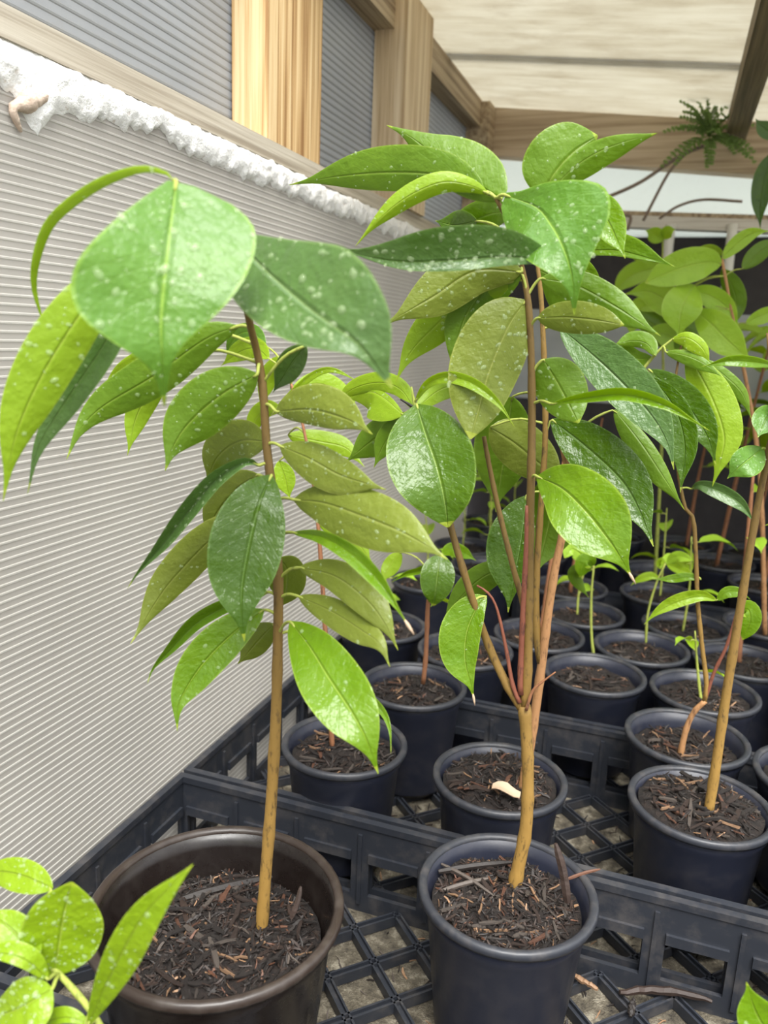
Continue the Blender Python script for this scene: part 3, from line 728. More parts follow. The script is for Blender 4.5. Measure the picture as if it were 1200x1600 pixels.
# ------------------------------------------------------------------ saplings
POTS = {}
def settle():
    px = [(533, 1165), (781, 1210), (646, 1067), (1097, 1246), (1076, 1150), (932, 1048), (1005, 1010), (1100, 1077), (1160, 1030), (900, 960), (1075, 975), (890, 915), (1030, 925),
          (845, 985), (738, 1010), (597, 975), (670, 905), (1250, 1210), (1285, 1320), (1245, 1060)]
    P = {q: on_z(*q, .1465) for q in px}
    P['C'] = Vector((.155, 1.345, 0)); P['D'] = Vector((.02, 1.622, 0))
    loose = ((1250, 1210), (1285, 1320), (1245, 1060), 'C', 'D')
    for _ in range(300):
        K = list(P)
        for i in range(len(K)):
            for j in range(i):
                a, b = P[K[i]], P[K[j]]; d = Vector((a.x - b.x, a.y - b.y)); g = .1405 - d.length
                if g > 0:
                    wa, wb = (1 if K[i] in loose else .06), (1 if K[j] in loose else .06); d = d.normalized() * g / (wa + wb)
                    a.x += d.x * wa; a.y += d.y * wa; b.x -= d.x * wb; b.y -= d.y * wb
        for k, p in P.items():                       # stay clear of the crate walls and of the ribbed wall
            p.x = max(p.x, -.378)
            for y0, y1 in ((.6815, .9615), (.980, 1.551)):
                if y0 - .02 < p.y < y1 + .005: p.y = min(max(p.y, y0 + .053), y1 - .053)
    POTS.update(P)
settle()
def sapling(name, c, label, big=False, zs=.122, mound=.006, chips=0, crumbs=0, Lr=(.012, .03), seed=1, group=None):
    root = empty(name, (c[0], c[1], POTZ), label, 'potted plant', group)
    P = big if big else POT; add_pot(root, P); rs = P[2] / 2 - (.0145 if big is BIG else .0125)
    rs -= (P[3] + POTZ - zs - .02) * .14
    so = add_soil(root, c, rs, zs, mound)
    if chips: add_chips(so, c, rs, zs, mound, chips, Lr, seed)
    if crumbs: add_crumbs(so, c, rs, zs, mound, crumbs, (.004, .013), seed + 50)
    return root, so, rs

# ---- plant in the brown pot
c1 = on_z(340, 1408, .175)
r1, s1, rs1 = sapling('potted_sapling', (c1.x, c1.y), 'tall single-stemmed leafy sapling in the large dark brown pot', BIG, .140, .012, 220, 1500, (.009, .028), 21)
Y1 = on_z(408, 1470, .135).y
pstem(r1, 'stem', Y1, '406,1490 414,1380 424,1250 431,1120 434,1010 435,920 432,850 424,760 416,690 412,620 404,560 393,518,-.012 378,455,-.035 340,370,-.08 290,300,-.115 273,283,-.122', [.0047, .0044, .0042, .0040, .0036, .0033, .0030, .0027, .0022, .0017, .0012], 'bark_gold', n=12, segs=46)
D1 = (.0007, .0024)
def L1(*a, **k): return photo_leaf(r1, Y1, *a, **k)
L1('275,285 262,390 252,500 254,565 257,634', 132, 130, (-.125, -.155, -.15), 'T', 'pale', 'lime', kind=('early2', 'low'), drops=110, drop_r=(.0006, .0026), fold=.15)
L1('272,283 259,270 217,264 157,285 105,320 73,355 55,408 53,452 66,499 82,551', 9, 7, (-.122, -.11, -.09), 'U', 'bright', 'lime', drops=6)
L1('200,400 135,478 70,580 25,680 5,783', 40, 46, (-.10, -.13, -.14), 'U', 'bright', 'lime', drops=26, drop_r=D1)
L1('225,420 168,530 115,610 62,695 43,772', 24, 22, (-.085, -.10, -.11), 'T', 'blue', 'lime', drops=6, tilt=.5)
L1('371,510 320,531 240,588 160,636 125,672 104,718', 32, 36, (-.015, -.03, -.05), 'U', 'mid', 'green', pet=(393,518), petdy=-.012, drops=26)
L1('300,535 240,560 190,585 150,625', 16, 20, (.0, .0, .0), 'T', 'lime', 'lime')
L1('262,575 240,605 214,650 199,712', 20, 20, (.02, .02, .01), 'U', 'bright', 'lime')
L1('402,585 345,618 295,662 270,700 258,736', 42, 46, (-.008, -.02, -.03), 'U', 'mid', 'green', pet=(411,582), petdy=0, drops=40)
L1('418,690 375,690 340,715 322,755', 34, 36, (0, .02, .03), 'U', 'mid', 'olive', pet=(416,688), drops=22)
L1('405,727 383,722 340,748 300,792 255,850 217,893 199,920', 13, 15, (-.005, -.025, -.04), 'T', 'blue', 'olive', pet=(418,730), fold=1.3, drops=26)
L1('404,742 375,760 340,800 318,846', 30, 30, (.0, .012, .015), 'U', 'mid', 'olive', pet=(420,745))
L1('424,743 407,782 390,846 378,915 378,960 382,1002', 53, 61, (-.008, -.045, -.055), 'T', 'dark', 'olive', pet=(427,742), drops=10)
L1('400,822 345,832 275,900 241,945 218,984 204,1006', 27, 33, (0, -.015, -.035), 'U', 'mid', 'olive', pet=(430,835), drops=12)
L1('420,925 380,940 345,952 305,976 268,1014 240,1044 230,1069', 10, 14, (.0, -.01, -.03), 'T', 'mid', 'lime', fold=1.0)
L1('412,953 364,990 320,1034 291,1076 278,1106 277,1142', 30, 36, (-.005, -.035, -.05), 'T', 'bright', 'olive', pet=(429,956), drops=8)
L1('428,975 405,1000 386,1022 371,1038', 20, 24, (0, .01, .01), 'U', 'mid', 'olive', pet=(434,978))
L1('436,872 448,890 446,925 436,952', 30, 30, (.008, .03, .04), 'U', 'mid', 'olive')
L1('431,643 488,641 540,655 565,668 582,679', 43, 24, (-.005, -.02, -.03), 'U', 'dark', 'olive', pet=(414,646), drops=60, drop_r=(.0004, .0012))
L1('438,697 482,716 530,742 570,755 603,765', 30, 34, (-.003, -.015, -.02), 'U', 'dark', 'olive', pet=(416,703), drops=50, drop_r=(.0004, .0012))
L1('460,781 505,786 564,806 620,828 662,850 699,874', 45, 46, (-.006, -.03, -.04), 'U', 'mid', 'olive', pet=(432,800), drops=36, drop_r=(.0005, .0018))
L1('456,832 500,838 545,862 585,900 612,937 637,976', 13, 15, (-.01, -.045, -.055), 'T', 'bright', 'olive', pet=(434,845), fold=.9, dry=True)
L1('468,887 522,900 571,936 602,976 622,1016', 30, 26, (-.004, -.025, -.03), 'U', 'mid', 'olive', pet=(436,896), drops=8)
L1('467,932 517,955 563,984 594,1007 609,1042', 24, 24, (-.004, -.03, -.04), 'U', 'mid', 'olive', pet=(436,945), drops=8)
L1('454,972 483,1010 514,1060 546,1108 572,1154 591,1209', 49, 49, (-.012, -.055, -.065), 'T', 'bright', 'olive', pet=(440,980), drops=8, kind='std')
L1('470,990 520,1045 570,1085 598,1112 609,1140 611,1178', 8, 9, (.004, .0, -.02), 'T', 'bright', 'lime', fold=.6)
L1('345,360 384,392 427,434 480,480 522,511 564,543 613,607', 104, 70, (-.055, -.115, -.12), 'T', 'blue', 'green', kind=([(0, .05), (.08, .2), (.15, .36), (.3, .73), (.42, .95), (.5, 1), (.64, .9), (.76, .64), (.85, .36), (.91, .17), (.95, .08), (1, .012)], 'early'), fold=.15, drops=110, drop_r=(.0005, .0026))
L1('478,540 460,562 442,590 426,614', 20, 22, (.0, .01, .02), 'T', 'blue', 'olive', pet=(412,596))

# ---- front plant in the black pot
c2 = on_z(793, 1385, .1465)
r2, s2, rs2 = sapling('potted_sapling', (c2.x, c2.y), 'forked leafy sapling in the black pot beside the brown pot', WIDE, .129, .006, 200, 1100, (.008, .026), 31)
Y2 = on_z(803, 1395, .128).y
SG = dict(n=12, segs=36)
pstem(r2, 'stem', Y2, '799,1405 812,1345 822,1290 825,1210 822,1140 819,1102', [.0060, .0054, .005, .0047, .005], 'bark_gold', n=12, segs=24)
pstem(r2, 'branch', Y2, '819,1108 824,1050 826,950 828,820 831,680 830,560 825,470 815,418 800,360,-.02 775,310,-.035', [.0040, .0036, .0034, .0032, .0030, .0028, .0025, .002, .0014], 'bark_gold', **SG)
pstem(r2, 'branch', Y2, '816,1108 790,1066 762,1005 741,945,-.01 722,885,-.015 706,830,-.015 690,770,-.01 668,690 650,640', [.0038, .0034, .0031, .0029, .0027, .0024, .002, .0016], 'bark_gold', **SG)
pstem(r2, 'branch', Y2 + .012, '822,1030 820,960 800,880 780,800 765,730 756,682', [.0026, .0024, .0022, .002, .0017], 'bark_gold', **SG)
pstem(r2, 'twig', Y2 - .003, '814,1085 813,1060 817,960 822,860 823,790', [.0024, .0023, .0022, .002, .0012], 'bark_red', n=8, segs=20)
pstem(r2, 'twig', Y2 - .004, '812,1098 801,1070 790,1010 776,950 762,926 745,915', [.002, .0017, .0015, .0013, .001, .0008], 'bark_red', n=7, segs=20)
pstem(r2, 'twig', Y2 - .006, '822,1110 832,1080 848,1065 868,1050', [.0014, .0012, .0009, .0005], 'stalk_brown', n=7, segs=12)
pstem(r2, 'twig', Y2, '652,640 636,630 626,624', [.0013, .0012, .0008], 'chip_dark', n=6, segs=6)
pstem(r2, 'shoot_tip', Y2, '650,645 647,628 643,604', [.0015, .0012, .0006], 'stalk_green', n=6, segs=6)
def L2(*a, **k): return photo_leaf(r2, Y2, *a, **k)
L2('651,632 664,676 681,725 693,774 700,824', 61, 72, (-.004, -.035, -.04), 'T', 'mid', 'olive', drops=14, kind='round', drop_r=(.0005, .0014))
L2('757,299 700,276 615,270 528,276 452,289', 27, 40, (-.035, -.02, .0), 'U', 'mid', 'green', drops=24, drop_r=(.0006, .0018))
L2('785,312 730,282 680,244 640,213 604,196', 26, 54, (-.035, -.02, -.01), 'U', 'mid', 'green', drops=26, fold=.4, kind=('std', 'early'))
L2('763,303 735,290 690,285 636,308 590,345 555,385', 17, 17, (-.036, -.055, -.06), 'U', 'bright', 'lime', drops=16, fold=.5)
L2('800,330 765,335 730,350 680,372', 26, 26, (.0, .03, .05), 'U', 'mid', 'green', drops=8)
L2('745,345 712,352 680,345', 22, 22, (.02, .04, .05), 'T', 'mid', 'green')
L2('866,408 790,402 700,408 615,408 520,388', 15, 50, (-.07, -.12, -.115), 'T', 'blue', 'green', kind='std', drops=100, drop_r=(.0005, .0024), fold=.5)
L2('790,305 838,324 861,352 875,377 888,410 896,447 897,492', 92, 66, (-.04, -.085, -.085), 'T', 'pale', 'lime', kind=('hump', 'early'), drops=120, drop_r=(.0005, .0022))
L2('846,310 866,272 896,238 934,212', 58, 30, (.0, .0, .01), 'U', 'bright', 'green', kind='round', drops=14)
L2('850,310 890,268 930,240 975,222 1027,208', 18, 26, (.0, -.005, -.01), 'U', 'bright', 'green', kind='lance', drops=10)
L2('905,300 940,330 962,370 977,404', 26, 24, (-.02, -.03, -.04), 'T', 'bright', 'lime')
L2('870,395 920,392 965,392 1015,404 1055,417', 27, 8, (-.01, .0, .0), 'T', 'bright', 'green')
L2('845,435 900,446 960,478 1000,504 1032,525', 26, 30, (.0, -.005, -.01), 'U', 'mid', 'green', pet=(828,470), drops=10)
L2('840,497 885,496 930,500 975,508', 26, 24, (-.004, -.015, -.02), 'U', 'mid', 'olive', kind='round', pet=(829,515), drops=14)
L2('861,631 915,622 975,617 1035,632 1080,656 1110,674', 11, 9, (-.01, -.035, -.04), 'T', 'bright', 'lime', pet=(836,640), fold=.9)
L2('849,562 872,600 888,630 904,661', 40, 38, (.0, .005, .0), 'U', 'mid', 'green', pet=(835,588), drops=20, kind='round')
L2('840,745 877,763 912,796 943,834 966,866 986,900', 58, 53, (-.01, -.045, -.05), 'T', 'bright', 'olive', drops=8, dry=True)
L2('815,425 742,424 680,462 640,485 600,508', 38, 42, (-.003, -.02, -.03), 'U', 'mid', 'olive', drops=46, drop_r=(.0005, .0018))
L2('800,440 730,468 670,520 638,556 618,598', 30, 34, (.0, .0, -.005), 'U', 'mid', 'lime', drops=24)
L2('815,428 770,440 730,490 705,565', 42, 34, (-.002, .0, .0), 'U', 'mid', 'green', drops=30, kind='round', pet=(818,455), drop_r=(.0006, .002))
L2('822,470 795,510 765,580 748,640 735,686', 46, 66, (.0, -.015, -.03), 'U', 'mid', 'olive', drops=60, kind='round', pet=(827,485), drop_r=(.0006, .0026))
L2('760,932 744,952 729,990 727,1034 736,1068 740,1090', 22, 42, (-.004, -.02, -.025), 'T', 'bright', 'lime', drops=4, dry=True)
# shoot leaves of the left branch
L2('648,628 668,600 700,589 740,600 778,630 804,667', 9, 10, (0, -.02, -.03), 'T', 'lime', 'lime', drops=4, fold=.6)
L2('648,640 690,608 730,605 775,640', 16, 18, (0, .03, .05), 'U', 'bright', 'lime')
L2('648,640 625,608 590,598 545,612 520,650', 14, 17, (0, .02, .03), 'U', 'lime', 'lime')
L2('630,648 600,622 575,612 540,625', 40, 8, (0, .02, .03), 'U', 'lime', 'lime', drops=10)
L2('640,650 610,670 580,690 540,722', 30, 26, (.01, .03, .04), 'U', 'bright', 'green', drops=8)
L2('650,645 622,668 600,695 584,731', 24, 20, (0, .01, .01), 'U', 'mid', 'green')
# ---- plant in the middle-crate pot behind it
c3 = POTS[(781, 1210)]
r3, s3, rs3 = sapling('potted_sapling', (c3.x, c3.y), 'leafy sapling in heaped black pot with pale leaf scrap on soil', False, .136, .012, 110, 320, (.01, .026), 41)
Y3 = on_z(816, 1228, .146).y
pstem(r3, 'stem', Y3, '814,1245 826,1180 838,1100 846,1040 856,960 868,885 880,830 890,760 880,700', [.0048, .0046, .0044, .0042, .0038, .0034, .003], 'bark_tan', **SG)
pstem(r3, 'branch', Y3, '845,1035 838,985 838,900 846,780 852,680 850,560 845,460 838,400', [.004, .0036, .0032, .0028, .0026, .0025, .0023, .0016], 'bark_olive', **SG)
def L3(*a, **k): return photo_leaf(r3, Y3, *a, **k)
L3('875,512 947,574 1010,640 1042,690 1053,734', 40, 34, (0, -.03, -.04), 'T', 'blue', 'olive', drops=14)
L3('862,656 915,698 970,750 1000,800 1021,854', 44, 40, (0, -.02, -.04), 'T', 'dark', 'olive', pet=(852,680), fold=.05)
L3('960,640 1000,690 1040,750 1070,797', 14, 24, (.02, .0, .0), 'U', 'dark', 'green')
L3('1020,590 1055,640 1070,700 1063,770', 22, 26, (.03, .02, .01), 'T', 'dark', 'lime')
L3('765,668 800,690 835,718 876,752', 40, 36, (.0, .02, .03), 'U', 'mid', 'olive', kind='round')
L3('822,775 815,840 803,905 794,957', 20, 52, (-.004, -.02, -.03), 'T', 'dark', 'olive', drops=16)
L3('800,880 750,905 715,940 690,976', 24, 22, (.0, .01, .01), 'U', 'mid', 'green')
L3('856,745 860,800 850,850 838,897', 44, 40, (.01, .03, .02), 'U', 'mid', 'green')
L3('800,620 790,700 780,760 775,800', 40, 50, (.03, .05, .05), 'U', 'mid', 'green')
L3('838,420 870,440 905,500 925,560', 30, 30, (.0, .03, .05), 'U', 'mid', 'green')
L3('838,410 880,410 915,430 950,470', 20, 20, (.01, .04, .06), 'T', 'bright', 'green')
# pale dead leaf scrap on its soil
A = on_z(790, 1237, .152)
V = []; Fc = []
for i in range(7):
    for j in range(5):
        u, v = i / 6, j / 4 - .5; w = .4 + .6 * sin(pi * (.15 + .7 * u)) + .15 * noise.noise(Vector((i, j, 4)))
        V.append(A + Vector(((u - .5) * .028, v * .016 * w, .003 * sin(u * 5) + .003 * v * v * 4 + .002 * noise.noise(Vector((i * .8, j * .8, 1))))))
for i in range(6):
    for j in range(4): a = i * 5 + j; Fc.append((a, a + 5, a + 6, a + 1))
nV = len(V); V += [v - Vector((0, 0, .0008)) for v in V]; Fc += [tuple(nV + q for q in reversed(f)) for f in Fc]
o = mesh_obj('dead_leaf', V, Fc, 'dry_tip', s3, smooth=True); o['label'] = 'pale tan scrap of dead leaf'

# sticks standing in the two front pots
def stick(soil, a, b, r, mat, lab=None):
    o = MB().tube(catmull([a, (Vector(a) + Vector(b)) / 2 + Vector((.001, .001, .001)), b], 8), [r * .7, r, r * 1.1, r, r * 1.05, r, r * .95, r * .8, r * .4], 6).build('bark_stick', mat, soil); return o
yb = c2.y
stick(s2, on_y(887, 1410, yb + .005), on_y(868, 1318, yb + .012), .0037, 'chip_brown')
stick(s2, on_z(885, 1374, .142), on_z(938, 1358, .151), .0014, 'chip_red')
stick(s2, on_z(690, 1350, .136), on_z(772, 1400, .138), .0016, 'chip_grey')
stick(s2, on_z(690, 1392, .134), on_z(765, 1372, .138), .0021, 'chip_grey')
stick(s2, on_z(685, 1362, .135), on_z(800, 1347, .139), .0027, 'chip_dark')
stick(s1, on_z(284, 1405, .151), on_z(310, 1525, .144), .0030, 'chip_brown')
stick(s1, on_z(285, 1405, .147), on_z(425, 1370, .149), .0036, 'chip_dark')
stick(s1, on_y(455, 1435, c1.y), on_y(470, 1385, c1.y + .01), .002, 'chip_brown')
stick(s1, on_y(205, 1400, c1.y + .03), on_y(197, 1352, c1.y + .03), .0008, 'chip_dark')

# ---- sapling in the pot behind the brown pot
def px_sapling(cpx, label, zs=.130, mound=.006, chips=70, crumbs=260, seed=1, group=None, Lr=(.01, .026)):
    c = POTS[cpx]
    return sapling('potted_sapling', (c.x, c.y), label, False, zs, mound, chips, crumbs, Lr, seed, group) + (c,)
r6, s6, _, c6 = px_sapling((533, 1165), 'thin sapling with yellow-green leaves in dark pot behind the brown pot', seed=51, chips=90)
Y6 = c6.y
pstem(r6, 'stem', Y6, '520,1180 515,1100 509,1000 503,900 497,820 488,740 470,650 455,600', [.003, .0028, .0026, .0024, .002, .0016, .0012], 'stalk_brown', n=8, segs=24)
def L6(*a, **k): return photo_leaf(r6, Y6, *a, **k)
L6('424,648 455,615 490,585 522,578 566,600', 5, 7, (.0, .0, .0), 'T', 'lime', 'lime', drops=6)
L6('420,560 400,545 375,550 345,572', 16, 18, (.0, .02, .03), 'T', 'lime', 'lime')
L6('415,540 395,520 370,525 350,560', 20, 14, (.03, .04, .05), 'T', 'pale', 'lime')
L6('436,720 445,745 453,780', 16, 18, (.0, .0, .0), 'T', 'lime', 'lime')
L6('497,815 530,825 560,850 582,882', 20, 22, (.01, .02, .02), 'U', 'bright', 'lime')
L6('455,610 500,600 540,625 560,660', 20, 22, (.03, .05, .06), 'U', 'lime', 'lime')
L6('450,680 500,690 540,700 570,730', 18, 20, (.04, .06, .06), 'U', 'lime', 'lime')
L6('440,640 415,640 398,660 395,690', 14, 16, (.04, .06, .06), 'U', 'lime', 'lime')
L6('455,590 440,570 420,590 405,640', 16, 16, (.05, .07, .07), 'U', 'lime', 'lime')
# ---- small sapling with one glossy leaf
r7, s7, _, c7 = px_sapling((646, 1067), 'short sapling with one glossy hanging leaf in tall dark pot', seed=61, chips=80)
Y7 = c7.y
pstem(r7, 'stem', Y7, '661,1068 665,1030 667,985 669,942 676,905,-.01 688,868,-.015', [.0031, .003, .0028, .0024, .0018], 'stalk_brown', n=8, segs=18)
def L7(*a, **k): return photo_leaf(r7, Y7, *a, **k)
L7('688,866 684,895 680,925 677,947', 27, 26, (-.015, -.035, -.035), 'T', 'mid', 'olive', kind='round')
L7('688,868 660,890 635,897 611,910', 5, 6, (-.012, .0, .0), 'T', 'bright', 'lime', fold=1)
L7('626,862 612,880 603,895 596,912', 15, 12, (.02, .01, .0), 'U', 'mid', 'lime')
L7('690,866 705,858 725,864 744,876', 11, 12, (-.01, .03, .04), 'T', 'bright', 'lime')

# ---- sapling with heaped bark at the right
r4, s4, _, c4 = px_sapling((1097, 1246), 'straight golden stem sapling in black pot heaped with bark', .140, .010, seed=71, chips=130, crumbs=340, Lr=(.012, .034))
Y4 = on_z(1108, 1262, .15).y
pstem(r4, 'stem', Y4, '1106,1275 1118,1200 1134,1090 1150,990 1165,900 1182,800 1198,720 1210,650 1206,590 1200,520', [.0048, .0046, .0043, .004, .0036, .0032, .0028, .0022, .0016], 'bark_gold', **SG)
def L4(*a, **k): return photo_leaf(r4, Y4, *a, **k)
L4('1192,700 1172,716 1155,730 1136,748', 26, 22, (0, -.02, -.02), 'T', 'pale', 'lime', drops=10)
L4('1215,640 1200,650 1192,665 1184,684', 22, 20, (0, -.01, -.02), 'T', 'pale', 'lime', drops=6)
L4('1212,572 1180,566 1140,564 1096,573', 9, 9, (0, -.02, -.02), 'T', 'bright', 'lime', fold=.6)
L4('1208,600 1230,640 1236,700 1225,760', 26, 26, (0, -.02, -.03), 'T', 'bright', 'lime')
# ---- bent sapling in the pot behind it
r5, s5, _, c5 = px_sapling((1076, 1150), 'crooked thin-stemmed sapling with sparse leaves in black pot', .126, .006, seed=81, chips=80, crumbs=260)
Y5 = on_z(1062, 1180, .13).y
pstem(r5, 'stem', Y5, '1061,1188 1072,1140 1085,1112 1102,1095', [.0036, .0033, .003, .0029], 'bark_tan', n=9, segs=16)
pstem(r5, 'branch', Y5, '1100,1098 1104,1070 1097,1010 1090,940 1087,860 1083,810 1073,800 1065,770 1058,720 1055,650 1056,590 1066,530', [.0027, .0025, .0024, .0022, .0018, .0015, .001], 'bark_gold', n=8, segs=36)
pstem(r5, 'branch', Y5, '1100,1098 1116,1050 1135,1010 1150,960', [.0021, .0019, .0017, .0012], 'bark_red', n=8, segs=18)
pstem(r5, 'branch', Y5 + .01, '1004,578 1022,556 1036,542 1056,526', [.0017, .0016, .0014, .001], 'stalk_green', n=7, segs=12)
pstem(r5, 'branch', Y5 + .01, '1056,600 1030,590 1004,578', [.0015, .0016, .0017], 'stalk_brown', n=7, segs=8)
def L5(*a, **k): return photo_leaf(r5, Y5, *a, **k)
L5('1015,578 1068,628 1104,680 1119,728', 28, 26, (0, -.03, -.04), 'T', 'dark', 'olive', drops=4)
L5('1075,552 1112,622 1131,679 1126,717 1113,760', 32, 30, (0, -.015, -.02), 'U', 'bright', 'lime', drops=12)
L5('1024,556 1010,537 985,533 955,542', 10, 16, (.0, .01, .01), 'U', 'bright', 'green', drops=4)
L5('1020,560 995,560 975,548 958,560', 16, 12, (.01, .02, .02), 'T', 'bright', 'green')
L5('1050,530 1075,528 1098,545 1110,572', 10, 16, (.0, -.01, -.01), 'U', 'lime', 'lime', drops=10)
L5('1040,550 1070,555 1100,568 1130,590', 8, 14, (.0, -.01, -.02), 'U', 'bright', 'green')
L5('1095,560 1130,585 1160,615 1174,655', 10, 16, (.0, .0, .0), 'U', 'mid', 'green')
L5('1080,764 1095,758 1130,770 1160,790 1180,820', 11, 13, (.0, -.015, -.02), 'T', 'blue', 'olive', fold=.5)
L5('1120,938 1095,932 1060,940 1028,956 1006,976', 9, 12, (.0, -.01, -.02), 'T', 'lime', 'lime', fold=.5)
L5('1150,960 1168,952 1172,970 1160,1000', 16, 14, (.0, -.01, -.01), 'T', 'bright', 'lime', kind='round')
L5('1120,938 1135,925 1155,925 1172,936', 8, 10, (.0, .0, .0), 'T', 'bright', 'lime')
L5('1095,905 1075,902 1050,905 1020,905', 6, 8, (.0, .0, .0), 'T', 'bright', 'lime')
# ---- saplings reaching in at the lower corners
cA = (-.215, .255)
rA, sA, _ = sapling('potted_sapling', cA, 'young lime-green sapling with big dewy leaves before the brown pot', False, .122, .006, 60, 160, (.01, .026), 91)
YA = .283
pstem(rA, 'stem', YA, '215,1830,.0 180,1660,.0 150,1592 118,1550 85,1515 50,1485 10,1462', [.0026, .0023, .002, .0018, .0016, .0014], 'stalk_green', n=9, segs=26)
def LA(*a, **k): return photo_leaf(rA, YA, *a, **k)
DR = (.0005, .0019)
LA('84,1525 92,1480 100,1430 112,1378', 58, 62, (.0, .0, .0), 'T', 'lime', 'lime', kind='round', drops=90, drop_r=DR, wav=.05)
LA('135,1606 175,1520 225,1430 302,1350', 26, 32, (-.01, -.02, -.02), 'T', 'lime', 'lime', kind='lance', drops=26, drop_r=DR, wav=.08)
LA('82,1388 40,1370 0,1362 -40,1370', 24, 24, (.02, .02, .02), 'T', 'lime', 'lime', drops=30, drop_r=DR)
LA('60,1500 35,1470 10,1445 -30,1420', 30, 26, (-.01, -.01, -.01), 'T', 'lime', 'lime', drops=30, drop_r=DR)
LA('75,1530 40,1500 0,1490 -40,1500', 12, 20, (-.01, -.02, -.02), 'T', 'lime', 'lime', drops=20, drop_r=DR)
LA('82,1545 55,1562 20,1580 -20,1590', 42, 38, (-.01, -.02, -.02), 'T', 'lime', 'lime', kind='round', drops=60, drop_r=DR, wav=.05)
LA('140,1600 100,1590 60,1605 20,1640', 8, 16, (-.005, -.01, -.01), 'T', 'lime', 'lime')
cB = (.175, .452)
rB, sB, _ = sapling('potted_sapling', cB, 'small sapling showing one bright leaf tip before the window crate', False, .122, .006, 30, 100, (.01, .026), 93)
YB = .42
pstem(rB, 'stem', YB, '1400,1700,.03 1320,1680,.01 1225,1650', [.002, .0017, .0014], 'stalk_green', n=8, segs=14)
photo_leaf(rB, YB, '1225,1650 1200,1615 1180,1580 1166,1534', 34, 36, (.0, .0, .0), 'T', 'bright', 'lime', kind='std', drops=6)

# ------------------------------------------------------------------ back rows of seedlings
def grow(root, c, zs, hgt, nl, Ls, top, under, seed, lean=.02, bare=.45, r0=.0026, smat='stalk_brown'):
    rg = random.Random(seed); a = rg.uniform(0, 6.28); base = Vector((c[0] + rg.uniform(-.012, .012), c[1] + rg.uniform(-.012, .012), zs - .004))
    tipv = base + Vector((cos(a) * lean, sin(a) * lean, hgt)); mid = base.lerp(tipv, .5) + Vector((rg.uniform(-.012, .012), rg.uniform(-.012, .012), 0))
    pts = catmull([base, mid, tipv], 14); stem(root, 'stem', [base, mid, tipv], [r0, r0 * .8, r0 * .4], smat, n=6, segs=10)
    az = rg.uniform(0, 6.28)
    for k in range(nl):
        t = bare + (1 - bare) * (k + .6) / nl; p = pts[min(14, int(t * 14))]; az += 2.4 + rg.uniform(-.3, .3); L = Ls * rg.uniform(.75, 1.15)
        b = p + Vector((cos(az), sin(az), .25)) * .012
        world_leaf(root, b, az, L, L * rg.uniform(.38, .5), rg.uniform(.2, .6), rg.uniform(.9, 1.7), rg.uniform(-.5, .5), top[k % len(top)], under[k % len(under)], pet=p)
def copy_tree(o, parent=None):
    c = o.copy(); COL.objects.link(c); c.parent = parent
    for ch in o.children: copy_tree(ch, c)
    return c
BR, LM = ['fresh', 'lime', 'fresh'], ['lime', 'green']
PROTO = {}
SPEC = dict(tall=(.52, 9, .135, 'leafy waist-high seedling with broad light green leaves among the back rows'), mid=(.36, 7, .115, 'medium seedling with light green leaves among the back rows'),
                    small=(.17, 4, .06, 'small seedling with a few yellow-green leaves among the back rows'), bare=(.30, 2, .05, 'thin reddish bare-stemmed seedling with a leafy tip among the back rows'),
                    tiny=(.10, 3, .045, 'tiny yellow-green seedling low in its pot among the back rows'))
def proto(kind, c):
    """first of a kind is built in place, the rest are copies"""
    if kind not in PROTO:
        spec = SPEC[kind.split('_')[0]]
        h, nl, Ls, lb = spec; sd = sum(map(ord, kind))
        root = empty('potted_seedling', (c[0], c[1], POTZ), lb, 'potted plant', kind.split('_')[0] + ' seedlings in the back rows'); add_pot(root)
        rs = .139 / 2 - .0125; so = add_soil(root, c, rs, .131, .005); add_crumbs(so, c, rs, .131, .005, 170, (.005, .018), sd)
        grow(root, c, .131, h, nl, Ls, BR, LM, sd, lean=.05 if h > .3 else .02, bare=.5 if h > .25 else .35, r0=.0046 if h >= .3 else .0022, smat='stalk_brown' if kind[0] in 'tmb' and kind[:2] != 'ti' else 'stalk_green')
        PROTO[kind] = root; return root
    o = copy_tree(PROTO[kind]); o.location = (c[0], c[1], POTZ); o['label'] = SPEC[kind.split('_')[0]][3]; return o
rows = [  # photographed pots (centre of the rim in the photo), what grows in them, and how to tell them
    (1100, 1077, 'tiny_a', 'tiny seedling in pot just behind the crooked sapling'),
    (1160, 1030, 'bare_a', 'bare-stemmed seedling behind the golden-stem sapling'),
    (900, 960, 'tiny_b', 'tiny seedling behind the small green-stemmed seedling at middle crate wall'), (1075, 975, 'small_a', 'small seedling behind the crooked sapling, third pot back'),
    (890, 915, 'bare_b', 'thin bare-stemmed seedling four pots behind the forked sapling'), (1030, 925, 'small_b', 'small seedling four pots behind the crooked sapling'),
    (845, 985, 'bare_b', 'bare-stemmed seedling behind the leafy sapling with heaped soil'), (738, 1010, 'tiny_a', 'tiny seedling beside the short sapling with one glossy leaf'),
    (597, 975, 'tiny_b', 'tiny seedling behind the short glossy-leaf sapling, nearest the ribbed wall'), (670, 905, 'small_a', 'small seedling close to ribbed wall two pots behind the glossy-leaf sapling'),
    (1250, 1210, 'tiny_a', 'tiny seedling beside the crooked sapling pot'), (1285, 1320, 'tiny_b', 'tiny seedling beside the heaped bark pot'), (1245, 1060, 'mid_a', 'medium seedling behind the golden-stem sapling, away from wall')]
used = list(POTS.values())
for px_, py_, k, lb in rows:
    c = POTS[(px_, py_)]; proto(k, (c.x, c.y))['label'] = lb
rg = random.Random(4); j = 0; y = 1.36
